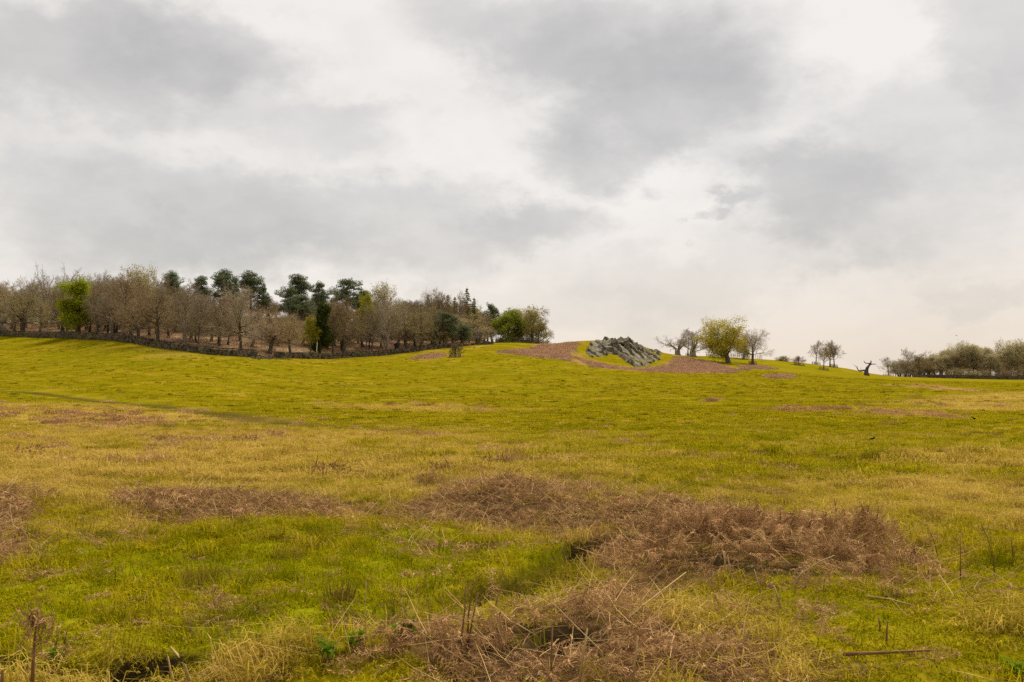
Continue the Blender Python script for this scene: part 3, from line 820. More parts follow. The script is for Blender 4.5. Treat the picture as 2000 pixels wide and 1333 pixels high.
def pine(key, seed, H=13, t0=.5, wide=1.0, nclump=18, clump=1.0, flat=.45, needle=None):
    random.seed(seed)
    tr, cr, lf = MB(), MB(), MB()
    pts = [Vector((random.gauss(0, .12) * i * .3, random.gauss(0, .12) * i * .3, -0.4 + H * i / 6)) for i in range(7)]
    tr.tube(pts, [.34, .27, .24, .21, .17, .12, .05], 8)
    for k in range(nclump):
        t = t0 + (1 - t0) * ((k + random.random()) / nclump)
        i = min(int(t * 6), 5); q = pts[i].lerp(pts[i + 1], t * 6 - i)
        az = random.random() * 6.283
        prof = math.sin(math.pi * min(1, (t - t0) / (1 - t0) * .78 + .22)) ** .7
        r = wide * 3.1 * prof * random.uniform(.25, 1.15)
        e = q + Vector((math.cos(az) * r, math.sin(az) * r, random.uniform(-.2, 1.1)))
        tr.tube([q, q.lerp(e, .5) + Vector((0, 0, -.15)), e], [.09, .06, .03], 5)
        rad = clump * random.uniform(.75, 1.8); tl = rv() * .28
        for _ in range(int(150 * rad * rad)):
            d = rv().normalized() * (random.random() ** .4)
            if d.z < -.35:
                d.z *= .4
            p = e + Vector((d.x * rad, d.y * rad, d.z * rad * flat + (d.x * tl.x + d.y * tl.y) * rad))
            lf.leaf(p, random.uniform(.22, .42), .8, .45)
    cr.tube([pts[-1], pts[-1] + Vector((0, 0, .3))], [.05, .02], 4)
    finish(key, tr, lf, M_BARKPINE, needle or M_PINE)
pine('pine0', 701, 13, .52, .72, 40, 1.0, .7)
pine('pine1', 702, 14, .62, .62, 32, 1.05, .7)
pine('pine2', 703, 11, .52, 1.1, 44, 1.0, .62)
pine('pine3', 704, 9, .30, 1.05, 44, 1.0, .62)
def conifer(key, seed, H, m, wid=.2):
    random.seed(seed)
    tr, lf = MB(), MB()
    tr.tube([Vector((0, 0, -.4)), Vector((0, 0, H * .5)), Vector((0, 0, H))], [.24, .14, .02], 7)
    nl = 22
    for k in range(nl):
        z = H * (.12 + .86 * k / nl); R = H * wid * (1 - k / nl) ** .85 + .15
        for j in range(9):
            az = random.random() * 6.28; r = R * random.uniform(.7, 1.15)
            q = Vector((0, 0, z)); e = Vector((math.cos(az) * r, math.sin(az) * r, z - r * random.uniform(.05, .35)))
            for i in range(int(5 + r * 9)):
                t = random.random() ** .7
                lf.leaf(q.lerp(e, t) + rv() * .10, random.uniform(.2, .42), .3, .5)
    finish(key, tr, lf, M_BARK, m)
conifer('spruce0', 801, 14, M_FIR, .19)
conifer('larch0', 802, 14, M_LARCH, .16)

NAMES = {'oak': 'bare_oak', 'tal': 'bare_tree', 'fan': 'birch_tree', 'pol': 'old_oak', 'you': 'young_tree', 'gre': 'leafy_tree', 'oli': 'budding_tree', 'yel': 'willow_tree',
         'red': 'young_tree', 'shr': 'shrub', 'ivy': 'ivy_tree', 'pin': 'pine_tree', 'spr': 'spruce_tree', 'lar': 'larch_tree'}
def tree(key, u, Y, vtop, hw, label, group=None, sink=0.0):
    """hw: half width of the crown in photograph pixels, vtop: row of its top"""
    tm, cm, ex, h, w = TV[key]
    p = AT(u, Y)
    vb = HV - F * (p[2] - HC) / Y
    sz = max((vb - vtop) * Y / F, 0.5) / h
    sx = hw * Y / F / w
    sx = min(max(sx, sz * .5), sz * 2.2)
    nm = 'oak_tree' if key.startswith('oakleaf') else NAMES[key[:3]]
    o = link(nm, None, loc=(p[0], p[1], p[2] - sink))
    o.scale = (sx, sx, sz)
    o.rotation_euler = (0, 0, random.random() * 6.28)
    tag(o, label, 'shrub' if nm == 'shrub' else 'tree', group)
    link('trunk', tm, o)
    if ex:
        link('twigs', cm, o); link('crown', ex, o)
    else:
        link('crown', cm, o)
    return o
random.seed(21)
def wy(u):
    return float(np.interp(u, WU, WY))
G1 = 'trees along the front edge of the wood behind the stone wall'
FRONT = [  # kind, column, metres behind the wall, top row, half width, label
    ('poll0', 8, 7, 575, 40, 'low spreading bare oak at the far left end of the stone wall'),
    ('oak3', 46, 5, 562, 52, 'wide bare oak with low boughs over the left end of the stone wall'),
    ('tall2', 120, 10, 560, 26, 'thin bare tree with a dark trunk just left of the bright green tree'),
    ('green0', 155, 5, 555, 28, 'bright green leafy tree standing among bare trees behind the wall'),
    ('tall0', 190, 8, 560, 22, 'slender bare tree close on the right of the bright green tree'),
    ('tall1', 218, 7, 537, 30, 'tall bare tree with a straight dark trunk, second right of the bright green tree'),
    ('tall0', 242, 9, 534, 30, 'tall bare tree with its crown high, third right of the bright green tree'),
    ('oak1', 273, 5, 570, 38, 'grey twigged bare oak with a stout trunk above the bend of the wall'),
    ('oak0', 308, 5, 546, 46, 'large dense pinkish brown bare tree above the steepest stretch of wall'),
    ('tall1', 361, 5, 556, 34, 'open pale branched bare tree whose limbs show against the sky'),
    ('oak2', 386, 4, 572, 28, 'narrow bare oak close behind the wall beside the open pale branched tree'),
    ('tall2', 427, 16, 574, 30, 'bare tree standing back on the brown slope left of the stout ivy-footed oak'),
    ('oak2', 471, 4, 562, 44, 'stout bare oak with a shaggy foot left of the rubble gap in the wall'),
    ('oak1', 525, 5, 608, 48, 'round crowned bare oak right behind the rubble gap in the wall'),
    ('oak3', 568, 5, 612, 34, 'small brown bare oak between the rubble gap and the yellow green tree'),
    ('yellow0', 606, 5, 622, 15, 'slim yellow green tree by the pale broken pole'),
    ('ivytree0', 624, 6, 603, 12, 'dark ivy covered column of a tree right of the yellow green tree'),
    ('tall0', 650, 5, 606, 22, 'thin bare tree right of the dark ivy covered column'),
    ('oak0', 672, 5, 584, 44, 'broad round brown bare oak in the middle of the wood edge'),
    ('yellow0', 716, 9, 578, 18, 'tall tree with yellow green upper leaves near the middle of the wood'),
    ('oak2', 725, 5, 595, 26, 'thick trunked grey bare oak under the yellow green treetop'),
    ('tall1', 757, 5, 588, 36, 'pale grey bare tree just left of the black dead stump'),
    ('tall3', 793, 7, 592, 28, 'bare tree just right of the black dead stump'),
    ('oak3', 820, 5, 600, 30, 'brown bare oak halfway between the black stump and the dark wood edge pine'),
    ('oak0', 850, 9, 606, 30, 'reddish brown bare tree close on the left of the dark wood edge pine'),
    ('pine3', 872, 6, 612, 24, 'dark blue green pine standing at the edge of the wood'),
    ('pine3', 905, 5, 636, 15, 'small dark evergreen drooping beside the larger wood edge pine'),
    ('oak4', 932, 12, 610, 36, 'round brown bare tree over the crumbling end of the wall'),
]
for k, u, dy, vt, hw, lb in FRONT:
    tree(k, u, wy(u) + dy, vt, hw, lb, G1)
for k, u, Y, vt, hw, lb in [
    ('green1', 992, 292, 611, 33, 'round mid green leafy tree behind the wall on the ridge crest'),
    ('olive0', 1040, 293, 607, 31, 'rounded olive brown tree forming the right end of the wood'),
    ('olive0', 1052, 300, 625, 20, 'lower olive bush-like tree at the very tip of the wood'),
    ('oak1', 945, 296, 613, 30, 'brown bare tree in the dip between the crumbling wall end and crest wall'),
    ('oak3', 952, 318, 606, 26, 'bare tree set back behind the gap before the crest wall'),
    ('oak4', 962, 300, 618, 26, 'brown bare tree just left of the round mid green tree'),
    ('olive2', 1015, 305, 606, 28, 'taller olive budding tree rising behind the round mid green tree')]:
    tree(k, u, Y, vt, hw, lb, 'trees at the right tip of the wood')
G2 = 'trees rising behind on the crest of the wood'
for k, u, dy, vt, hw, lb in [
    ('poll2', 88, 40, 527, 26, 'leafless tree whose clear branches stand highest at the left of the wood'),
    ('poll1', 126, 42, 527, 26, 'leafless twin crowned tree on the skyline above the bright green tree'),
    ('olive2', 286, 60, 528, 22, 'treetop with a rusty green dome above the dense pinkish brown tree'),
    ('pine0', 336, 60, 534, 16, 'leftmost dark pine on the skyline, next to the rusty green dome'),
    ('pine1', 392, 70, 542, 12, 'small pine top alone between the leftmost pine and the tall pine pair'),
    ('pine0', 438, 60, 531, 20, 'tall dark pine, left one of the tall pair on the skyline'),
    ('pine2', 460, 64, 545, 14, 'lower pine filling the gap inside the tall pine pair'),
    ('pine0', 489, 60, 534, 20, 'tall dark pine, right one of the tall pair on the skyline'),
    ('pine2', 512, 55, 562, 15, 'short dark pine stepping down right of the tall pine pair'),
    ('pine1', 583, 60, 539, 17, 'single high pine above the layered pines in the middle of the wood'),
    ('pine2', 566, 45, 566, 24, 'broad layered pine with shelves of needles left of the yellow green tree'),
    ('pine2', 590, 38, 580, 24, 'low layered pine showing its forked trunk above the yellow green tree'),
    ('pine2', 622, 60, 555, 20, 'flat topped pine between the single high pine and the wide domed pine'),
    ('pine2', 678, 60, 548, 28, 'wide domed dark pine on the skyline above the broad round bare oak'),
    ('pine2', 712, 62, 570, 22, 'low dark pine on the skyline right of the wide domed pine'),
    ('olive2', 757, 55, 559, 22, 'dark rounded treetop with a bare fringe right of the skyline pines'),
    ('larch0', 836, 55, 578, 12, 'first pointed larch top counted from the dark rounded treetop'),
    ('larch0', 853, 60, 581, 12, 'second pointed larch top, slightly lower than the one before it'),
    ('larch0', 875, 55, 579, 12, 'third pointed larch top on the falling skyline'),
    ('larch0', 888, 60, 583, 11, 'fourth pointed larch top just before the sharp spruce'),
    ('oak2', 845, 44, 570, 20, 'bare tree rising between the first and second pointed larch tops'),
    ('tall0', 865, 46, 569, 20, 'bare tree rising between the second and third pointed larch tops'),
    ('oak0', 897, 42, 575, 22, 'bare tree rising between the last larch top and the sharp spruce'),
    ('spruce0', 912, 45, 567, 15, 'sharp pointed green spruce, highest conifer near the right of the wood'),
    ('spruce0', 926, 40, 586, 13, 'shorter spruce leaning against the sharp pointed spruce'),
    ('pine3', 960, 50, 597, 14, 'small dark fir top between the spruces and the round mid green tree'),
]:
    tree(k, u, wy(u) + dy, vt, hw, lb, G2)
SKY = [(-120, 545), (0, 545), (60, 545), (100, 550), (200, 543), (300, 550), (400, 564), (500, 580), (600, 586), (700, 588), (800, 583), (900, 590), (950, 607)]
SHORT = ['low spreading oak', 'wide bare oak', 'dark thin tree', 'bright green tree', 'slender bare tree', 'tall straight tree', 'high crowned tree', 'grey twigged oak',
         'dense pinkish tree', 'open pale tree', 'narrow bare oak', 'set back tree', 'stout shaggy oak', 'round oak at the gap', 'small brown oak', 'yellow green tree', 'dark ivy column',
         'thin tree by the ivy', 'broad round oak', 'yellow topped tree', 'thick trunked grey tree', 'pale grey tree', 'tree right of the stump', 'halfway brown tree', 'reddish brown tree',
         'wood edge pine', 'drooping evergreen', 'round tree at the wall end']
ROWS = [(17, 40, 'in the second row'), (36, 22, 'in the third row'), (58, 6, 'in the fourth row'), (82, 0, 'on the crest')]
for i, f in enumerate(FRONT):
    nxt = FRONT[i + 1][1] if i + 1 < len(FRONT) else 950
    for dy, dv, row in ROWS:
        for frac, lb in ((0.0, 'bare tree %s straight behind the %s' % (row, SHORT[i])),
                         (0.5, 'bare tree %s, just right of the %s' % (row, SHORT[i]) if i < 27 else 'last bare tree %s toward the ridge crest' % row)):
            uu = f[1] + (nxt - f[1]) * frac + random.uniform(-7, 7)
            if frac == 0.5 and (nxt - f[1] < 22 or dy == 58):
                continue
            if uu < 60 and frac == 0.5 and dy > 60:
                continue
            vt = np.interp(uu, [a for a, b in SKY], [b for a, b in SKY]) + dv + random.uniform(-3, 12)
            k = random.choice(['oak2', 'oak0', 'oak3', 'oak1'] if dy < 20 else ['tall0', 'tall1', 'tall2', 'tall3', 'oak2', 'oak0', 'oak4'])
            tree(k, uu, wy(uu) + dy + random.uniform(-6, 6), vt, random.uniform(25, 37), lb, 'bare trees filling the wood behind the stone wall')
for k_, uu in enumerate((-14, -40)):
    for dy, dv, row in ROWS[1:]:
        tree(random.choice(['oak0', 'tall0', 'oak2']), uu, wy(uu) + dy, 550 + dv, 34, 'bare tree %s at the extreme left edge%s' % (row, ', partly cut off' if k_ == 0 else ', mostly out of view'), 'bare trees filling the wood behind the stone wall')

# black stump and pale broken pole at the wood edge
def tube_thing(name, label, cat, parts, m, group=None):
    p0 = parts[0][1][0]
    o = link(name, None, loc=p0); tag(o, label, cat, group)
    for nm, pts, rad, sides in parts:
        b_ = MB(); b_.tube([Vector(q) - Vector(p0) for q in pts], rad, sides); link(nm, b_.mesh(nm, m, True), o)
    return o
def px3(u, v, Y):
    return Vector(((u - 1000) / F * Y, Y, HC + (HV - v) * Y / F))
Y = wy(775) + 3; g = AT(775, Y)
vb = HV - F * (g[2] - HC) / Y
tube_thing('dead_stump', 'black dead tree stump with a forked top just behind the wall', 'tree stump',
           [('trunk', [px3(774, vb + 1, Y), px3(774.5, vb - 8, Y), px3(776, vb - 15, Y), px3(777.5, vb - 19, Y)], [.62, .5, .62, .25], 8),
            ('branch', [px3(773, vb - 9, Y), px3(771.5, vb - 14, Y), px3(771.5, vb - 17, Y)], [.3, .22, .1], 6)], bark('charred_wood', (.012, .011, .012), (.035, .03, .03)))
Y = wy(619) + 2; g = AT(619, Y); vb = HV - F * (g[2] - HC) / Y
tube_thing('broken_pole', 'pale bare broken trunk pole standing beside the dark ivy covered tree', 'tree trunk',
           [('trunk', [px3(619.5, vb + 1, Y), px3(618.5, vb - 14, Y), px3(619.5, vb - 31, Y)], [.12, .11, .06], 7)], M_SNAG)

# trees on and beside the knoll
GK = 'trees on the grassy slope right of the rocky knoll'
for k, u, Y, vt, hw, lb in [
    ('poll0', 1324, 312, 653, 24, 'small leaning bare oak nearest to the rocky knoll'),
    ('tall1', 1344, 322, 644, 17, 'upright bare tree between the leaning oak and the thick pollard'),
    ('poll1', 1354, 305, 645, 30, 'thick trunked bare pollard oak left of the big leafy oak'),
    ('poll2', 1414, 318, 662, 36, 'bare tree half hidden behind the big leafy oak'),
    ('oakleaf0', 1422, 285, 627, 34, 'big yellow green oak in fresh leaf standing alone on the slope'),
    ('oakleaf1', 1452, 320, 660, 15, 'smaller leafing oak peeping out behind the big leafy oak'),
    ('oak2', 1470, 292, 646, 38, 'bare spreading oak inside a low guard right of the big leafy oak'),
    ('tall1', 1594, 350, 667, 14, 'left bare tree of the cluster on the slope'),
    ('tall3', 1609, 312, 673, 12, 'front bare tree of the cluster, lowest on the slope'),
    ('tall0', 1621, 340, 672, 12, 'middle bare tree at the back of the cluster'),
    ('tall1', 1629, 342, 667, 16, 'right bare tree of the cluster, broadest of the four'),
    ('red0', 1561, 318, 697, 11, 'young tree with reddish leaves in a low ring guard'),
    ('shrub0', 1529, 334, 697, 8, 'little leafing shrub on a brown patch by the crest'),
    ('young0', 889, 222, 672, 12, 'young bare tree in a wooden ring guard alone on the pasture'),
]:
    tree(k, u, Y, vt, hw, lb, GK)

# far wood on the right
GF = 'trees of the distant wood on the right'
FAR = [('oak2', 1750, 420, 711, 13, 'low brown tree just right of the small bare end tree'),
       ('oak2', 1763, 428, 704, 14, 'brown tree stepping up from the low one at the left of the distant wood'),
       ('tall1', 1735, 388, 699, 14, 'small bare tree at the left end of the distant wood'),
       ('tall1', 1774, 445, 683, 16, 'bare grey tree rising highest near the left end of the distant wood'),
       ('tall0', 1796, 395, 691, 17, 'dark stemmed bare tree in a guard in front of the distant wood'),
       ('olive2', 1869, 450, 673, 22, 'tall olive tree with a domed top in the left half of the distant wood'),
       ('olive1', 1901, 448, 677, 18, 'olive tree with an open flat top in the middle of the distant wood'),
       ('olive2', 1966, 450, 669, 26, 'tallest broad olive tree in the right half of the distant wood'),
       ('olive2', 1997, 455, 672, 22, 'olive tree at the right edge of the distant wood'),
       ('oak3', 1953, 440, 700, 12, 'pale brown low tree in front of the tallest olive tree')]
for a in FAR:
    tree(*a[:5], a[5], GF)
FSH = ['low brown tree', 'stepping brown tree', 'small bare end tree', 'high bare grey tree', 'dark stemmed guarded tree', 'domed olive tree', 'open flat topped tree', 'tallest broad olive tree', 'olive tree at the view edge', 'pale brown low tree']
FU = sorted((a[1], n_) for a, n_ in zip(FAR, FSH) if a[1] > 1740) + [(2030, 'tree cut off by the view edge'), (2062, 'tree beyond the view edge')]
for i in range(len(FU) - 1):
    (ua, na), (ub, nb) = FU[i], FU[i + 1]
    m_ = max(1, int(round((ub - ua) / 13)))
    for j in range(m_):
        uu0 = ua + (ub - ua) * (j + .5) / m_
        top = np.interp(uu0, [1755, 1790, 1830, 1865, 1940, 2000, 2080], [706, 698, 688, 681, 681, 677, 676])
        where = {1: 'between', 2: ('nearer left between', 'nearer right between')}.get(m_) if m_ < 3 else None
        pos = ('midway between the %s and the %s' % (na, nb) if m_ == 1 else
               '%s from the %s' % (['first', 'second', 'third', 'fourth', 'fifth', 'sixth'][j], na))
        for Y, dv, row, ks in ((438, 38, 'low scrubby tree', ['oak4', 'oak3', 'oak1', 'oak4']), (446, 8, 'front row tree', ['olive1', 'tall3', 'tall3', 'olive1', 'tall0']),
                               (466, 2, 'middle row tree', ['olive1', 'olive2', 'tall3', 'oak4']), (492, 0, 'back row tree', ['olive2', 'tall2', 'oak4'])):
            uu = uu0 + random.uniform(-3, 3)
            tree(random.choice(ks), uu, Y + random.uniform(-3, 3), top + dv + random.uniform(-1, 8), random.uniform(14, 21), '%s, %s' % (row, pos), 'filling trees of the distant wood')

# ------------------------------------------------------------------ dead tree with antler limbs
Yd = 322
g = AT(1692, Yd); vb = HV - F * (g[2] - HC) / Yd
o_ = vb - 736
def dp(u, v, dy=0):
    return px3(u, v + o_, Yd + dy)
tube_thing('dead_tree', 'leafless dead tree with a thick grey trunk and antler-like broken limbs', 'dead tree', [
    ('trunk', [dp(1692.5, 737.5), dp(1692.3, 732), dp(1692, 727), dp(1693.5, 722), dp(1697, 717, .3), dp(1700, 713, .3), dp(1701, 710.5, .3), dp(1701.2, 707, .3)], [.98, .72, .66, .52, .34, .28, .2, .17], 10),
    ('root_flare', [dp(1694, 729), dp(1696, 733), dp(1698.5, 737)], [.3, .25, .12], 6),
    ('branch', [dp(1692, 726.5), dp(1686, 726), dp(1680, 727.2), dp(1676.5, 725.5), dp(1674.3, 722), dp(1673.8, 719)], [.36, .3, .25, .2, .18, .14], 7),
    ('branch', [dp(1673.8, 719), dp(1671, 718.2), dp(1668.5, 716), dp(1666, 714)], [.12, .07, .05, .02], 5),
    ('branch', [dp(1699.5, 712.8), dp(1695, 712.2), dp(1690.5, 712), dp(1688.5, 710), dp(1687.2, 707)], [.2, .16, .13, .14, .08], 7),
    ('branch', [dp(1700.5, 714.5), dp(1705, 713.5), dp(1709, 714.5), dp(1712.5, 714)], [.22, .14, .1, .04], 6),
    ('branch', [dp(1681.5, 726.5), dp(1681.5, 722), dp(1681.8, 718)], [.06, .05, .02], 4),
    ('branch', [dp(1706, 713.8), dp(1709, 712.3)], [.07, .02], 4),
], M_DEAD)

# ------------------------------------------------------------------ tree guards (low timber rings)
random.seed(5)
POST = MB(); POST.box((0, 0, .45), .12, .12, 1.1)
POSTM = POST.mesh('guard_post', M_WOOD)
def guard(u, Y, rpx, label, rails=3, hgt=.85):
    p = AT(u, Y); R = rpx * Y / F
    o = link('tree_guard', None, loc=p); tag(o, label, 'tree guard', 'low timber guards around young trees')
    n = 8
    for k in range(n):
        a = 2 * math.pi * k / n + .2
        x, y = R * math.cos(a), R * math.sin(a)
        c = link('post', POSTM, o, (x, y, float(ground(p[0] + x, p[1] + y)) - p[2])); c.scale = (1, 1, hgt * .8)
    for r in range(rails):
        for k in range(n):
            a = 2 * math.pi * k / n + .2; a2 = a + 2 * math.pi / n
            q = Vector((R * math.cos(a), R * math.sin(a), 0)); q2 = Vector((R * math.cos(a2), R * math.sin(a2), 0))
            for t in (q, q2):
                t.z = float(ground(p[0] + t.x, p[1] + t.y)) - p[2] + .18 + hgt * .8 * r / max(rails - 1, 1)
            b_ = MB(); m = (q + q2) / 2; d = q2 - q
            b_.box((m.x, m.y, m.z), d.length, .05, .10, math.atan2(d.y, d.x), .05)
            link('rail', b_.mesh('rail', M_WOOD), o)
    return o
guard(889, 222, 11.5, 'wooden slatted ring guard around the lone young tree on the pasture', 3, .5)
guard(1561, 318, 10, 'low ring guard around the reddish young tree', 2, .5)
guard(1470, 292, 8, 'timber guard around the bare oak right of the big leafy oak')
guard(1609, 312, 9, 'low guard around the front tree of the cluster', 2, .6)
guard(1594, 350, 8, 'timber guard around the left bare tree of the cluster')
guard(1629, 342, 7, 'guard around the broad right tree of the cluster')
guard(1344, 322, 5, 'guard around the upright bare tree left of the pollard oak')
guard(1386, 326, 7, 'empty looking guard on the crest left of the big leafy oak', 3, 1.1)
guard(1735, 388, 10, 'low guard around the small bare tree at the end of the distant wood', 2, .5)
guard(1796, 395, 12, 'guard around the dark stemmed tree before the distant wood', 3, .8)
guard(1529, 334, 9, 'low guard around the little leafing shrub by the crest', 2, .4)
fo = link('post_fence', None, loc=AT(1425, 334)); tag(fo, 'thin post fence along the crest behind the big leafy oak', 'fence')
for k in range(16):
    uu = 1428 + k * 4.0
    p = AT(uu, 338)
    c = link('post', POSTM, fo, Vector(p) - fo.location); c.scale = (1, 1, 1.4)
prev = None
for k in range(16):
    p = Vector(AT(1428 + k * 4.0, 338)) - fo.location
    if prev is not None:
        b_ = MB()
        for hh in (.7, 1.2):
            b_.tube([prev + Vector((0, 0, hh)), p + Vector((0, 0, hh))], [.02, .02], 3)
        link('wire', b_.mesh('wire', M_WOOD), fo)
    prev = p

# ------------------------------------------------------------------ rocky knoll
random.seed(99)
ro = link('rock_outcrop', None, loc=G(1215, 712)); tag(ro, 'craggy grey rock outcrop of tilted slabs crowning the knoll', 'rock')
def slab(u1, v1, u2, v2, wpx, depth=2.6, out_=0.5, Yt=None, Yb=None):
    out_ += 1.3; wpx *= 1.5; depth += 1.2
    """leaning slab whose face runs from one point of the hillside to another"""
    pt = hit(u1, max(v1, 668 if 1150 < u1 < 1235 else v1), macro); pb = hit(u2, v2, macro)
    Y1 = Yt or pt[1]; Y2 = Yb or pb[1]
    A = px3(u1, v1, Y1 - out_ * .5); B = px3(u2, v2, Y2 - out_ * .6)
    d = (B - A).normalized(); side = Vector((1, .25, .35)); side = (side - d * side.dot(d)).normalized(); back = d.cross(side)
    if back.y < 0:
        back = -back
    w = wpx * (Y1 + Y2) / 2 / F
    L = (B - A).length; b_ = MB(); nr = 4
    for i in range(nr + 1):
        t = i / nr; c = A.lerp(B, t) + rv() * .1 * w
        ww = w * (.55 if i == 0 else 1) * random.uniform(.75, 1.2); dep = depth * (.7 if i == 0 else 1)
        for sx, sy in ((-.5, 0), (.5, random.uniform(-.1, .25)), (.5, 1), (-.5, 1)):
            b_.v.append(c + side * sx * ww + back * sy * dep + rv() * .08 - Vector(ro.location))
    for i in range(nr):
        for k in range(4):
            k2 = (k + 1) % 4
            b_.f.append((i * 4 + k, i * 4 + k2, (i + 1) * 4 + k2, (i + 1) * 4 + k))
    b_.f.append((0, 3, 2, 1)); b_.f.append((nr * 4, nr * 4 + 1, nr * 4 + 2, nr * 4 + 3))
    link('rock_slab', b_.mesh('rock_slab', M_ROCK), ro)
def zc(x, y):
    return 1130 + x / 11.11, 640 + y / 11.11
for x1, y1, x2, y2, w in [
    (230, 390, 300, 640, 5), (320, 370, 415, 650, 5), (270, 300, 380, 500, 5), (400, 290, 480, 470, 6), (470, 420, 520, 570, 4), (530, 360, 600, 500, 5), (590, 330, 660, 520, 5),
    (660, 290, 780, 550, 6), (740, 330, 850, 560, 6), (820, 290, 880, 520, 6), (860, 250, 960, 420, 6), (930, 300, 1040, 460, 5), (960, 410, 1150, 680, 6), (1040, 430, 1200, 700, 5),
    (930, 430, 900, 620, 5), (1000, 560, 1060, 700, 4), (1100, 480, 1260, 720, 5), (1130, 430, 1300, 640, 5), (1180, 620, 1320, 820, 6), (1210, 520, 1400, 820, 6), (1280, 540, 1450, 810, 7),
    (1370, 560, 1540, 770, 6), (1420, 540, 1560, 720, 5), (1020, 640, 1050, 750, 4), (1150, 690, 1180, 770, 3), (180, 450, 210, 620, 4), (350, 520, 420, 650, 4), (430, 340, 500, 520, 4),
    (700, 420, 760, 560, 5), (1060, 300, 1180, 440, 5), (1150, 340, 1280, 480, 5), (1250, 400, 1370, 540, 5), (1320, 440, 1440, 560, 4)]:
    u1, v1 = zc(x1, y1); u2, v2 = zc(x2, y2)
    slab(u1, v1, u2, v2, w, random.uniform(2.2, 3.4), random.uniform(.3, 1.5))
ROCKP = wpoly([(1142, 690), (1152, 668), (1170, 666), (1215, 666), (1235, 669), (1262, 684), (1294, 694), (1286, 706), (1266, 716), (1240, 719), (1222, 706), (1205, 694), (1188, 692), (1176, 699), (1150, 699)])
lo, hi = ROCKP.min(0) - 1, ROCKP.max(0) + 1
gx, gy = np.meshgrid(np.arange(lo[0], hi[0], .22), np.arange(lo[1], hi[1], .45))
sd_ = sdf(gx.ravel(), gy.ravel(), ROCKP).reshape(gx.shape)
cc = (gx + gy * .13) / 2.9 + fbm(gx / 6, gy / 9, 91, 3) * .7
rid = (1 - (cc - np.floor(cc))) * (.5 + vnoise(np.floor(cc) * 7.3, gy / 9, 93)) * 1.5; blk = fbm(gx / .8, gy / 3.5, 92, 3)
gz = ground(gx.ravel(), gy.ravel()).reshape(gx.shape) - .5 + (.72 + .45 * np.exp(-(((1000 + F * gx / gy) - 1222) / 30) ** 2)) * sstep(-.3, 1.0, sd_) * (.55 + 1.5 * rid + .5 * blk)
b_ = MB(); b_.v = [Vector((a, b, c)) - ro.location for a, b, c in zip(gx.ravel(), gy.ravel(), gz.ravel())]
nr_, nc_ = gx.shape
b_.f = [(i * nc_ + j, i * nc_ + j + 1, (i + 1) * nc_ + j + 1, (i + 1) * nc_ + j) for i in range(nr_ - 1) for j in range(nc_ - 1) if sd_[i, j] > -.5]
link('bedrock', b_.mesh('bedrock', M_ROCK), ro)
SKL = [(300, 275), (370, 262), (440, 252), (510, 258), (580, 245), (650, 250), (710, 215), (770, 240), (840, 250), (890, 225), (930, 205), (965, 190), (1010, 215), (1060, 232), (1120, 262), (1180, 290),
       (1240, 320), (1290, 345), (1340, 385), (1400, 410), (1460, 440), (1530, 458), (1600, 475), (1680, 505), (1740, 525), (1800, 552)]
for i, (x, y) in enumerate(SKL):
    u1, v1 = zc(x, y); w = random.uniform(5, 8)
    Yr = np.interp(u1, [1150, 1215, 1260, 1300], [284, 288, 292, 296])
    u2, v2 = zc(x + random.uniform(50, 90), y + random.uniform(110, 170))
    slab(u1, v1 + random.uniform(-1.5, 3), u2, v2, w * random.uniform(.6, 1.2), random.uniform(2.5, 4), random.uniform(-.9, .25), Yr, Yr - 9)
for i in range(46):
    x = random.uniform(1250, 1720); y0 = np.interp(x, [1000, 1290, 1500, 1740], [215, 370, 470, 540]); y = random.uniform(y0 + 20, min(y0 + 190, 690))
    u1, v1 = zc(x, y); u2, v2 = zc(x + random.uniform(15, 60), y + random.uniform(35, 80))
    slab(u1, v1, u2, v2, random.uniform(2, 4), 1.4, random.uniform(.2, .7))
for i in range(14):
    x = random.uniform(220, 1150); y = random.uniform(270, 520)
    u1, v1 = zc(x, y); a = math.radians(random.gauss(62, 6)); L = random.uniform(70, 180)
    u2, v2 = zc(x + L * math.cos(a), min(y + L * math.sin(a), 640))
    slab(u1, v1, u2, v2, random.uniform(2.5, 5), 2.0, random.uniform(-.2, .9))

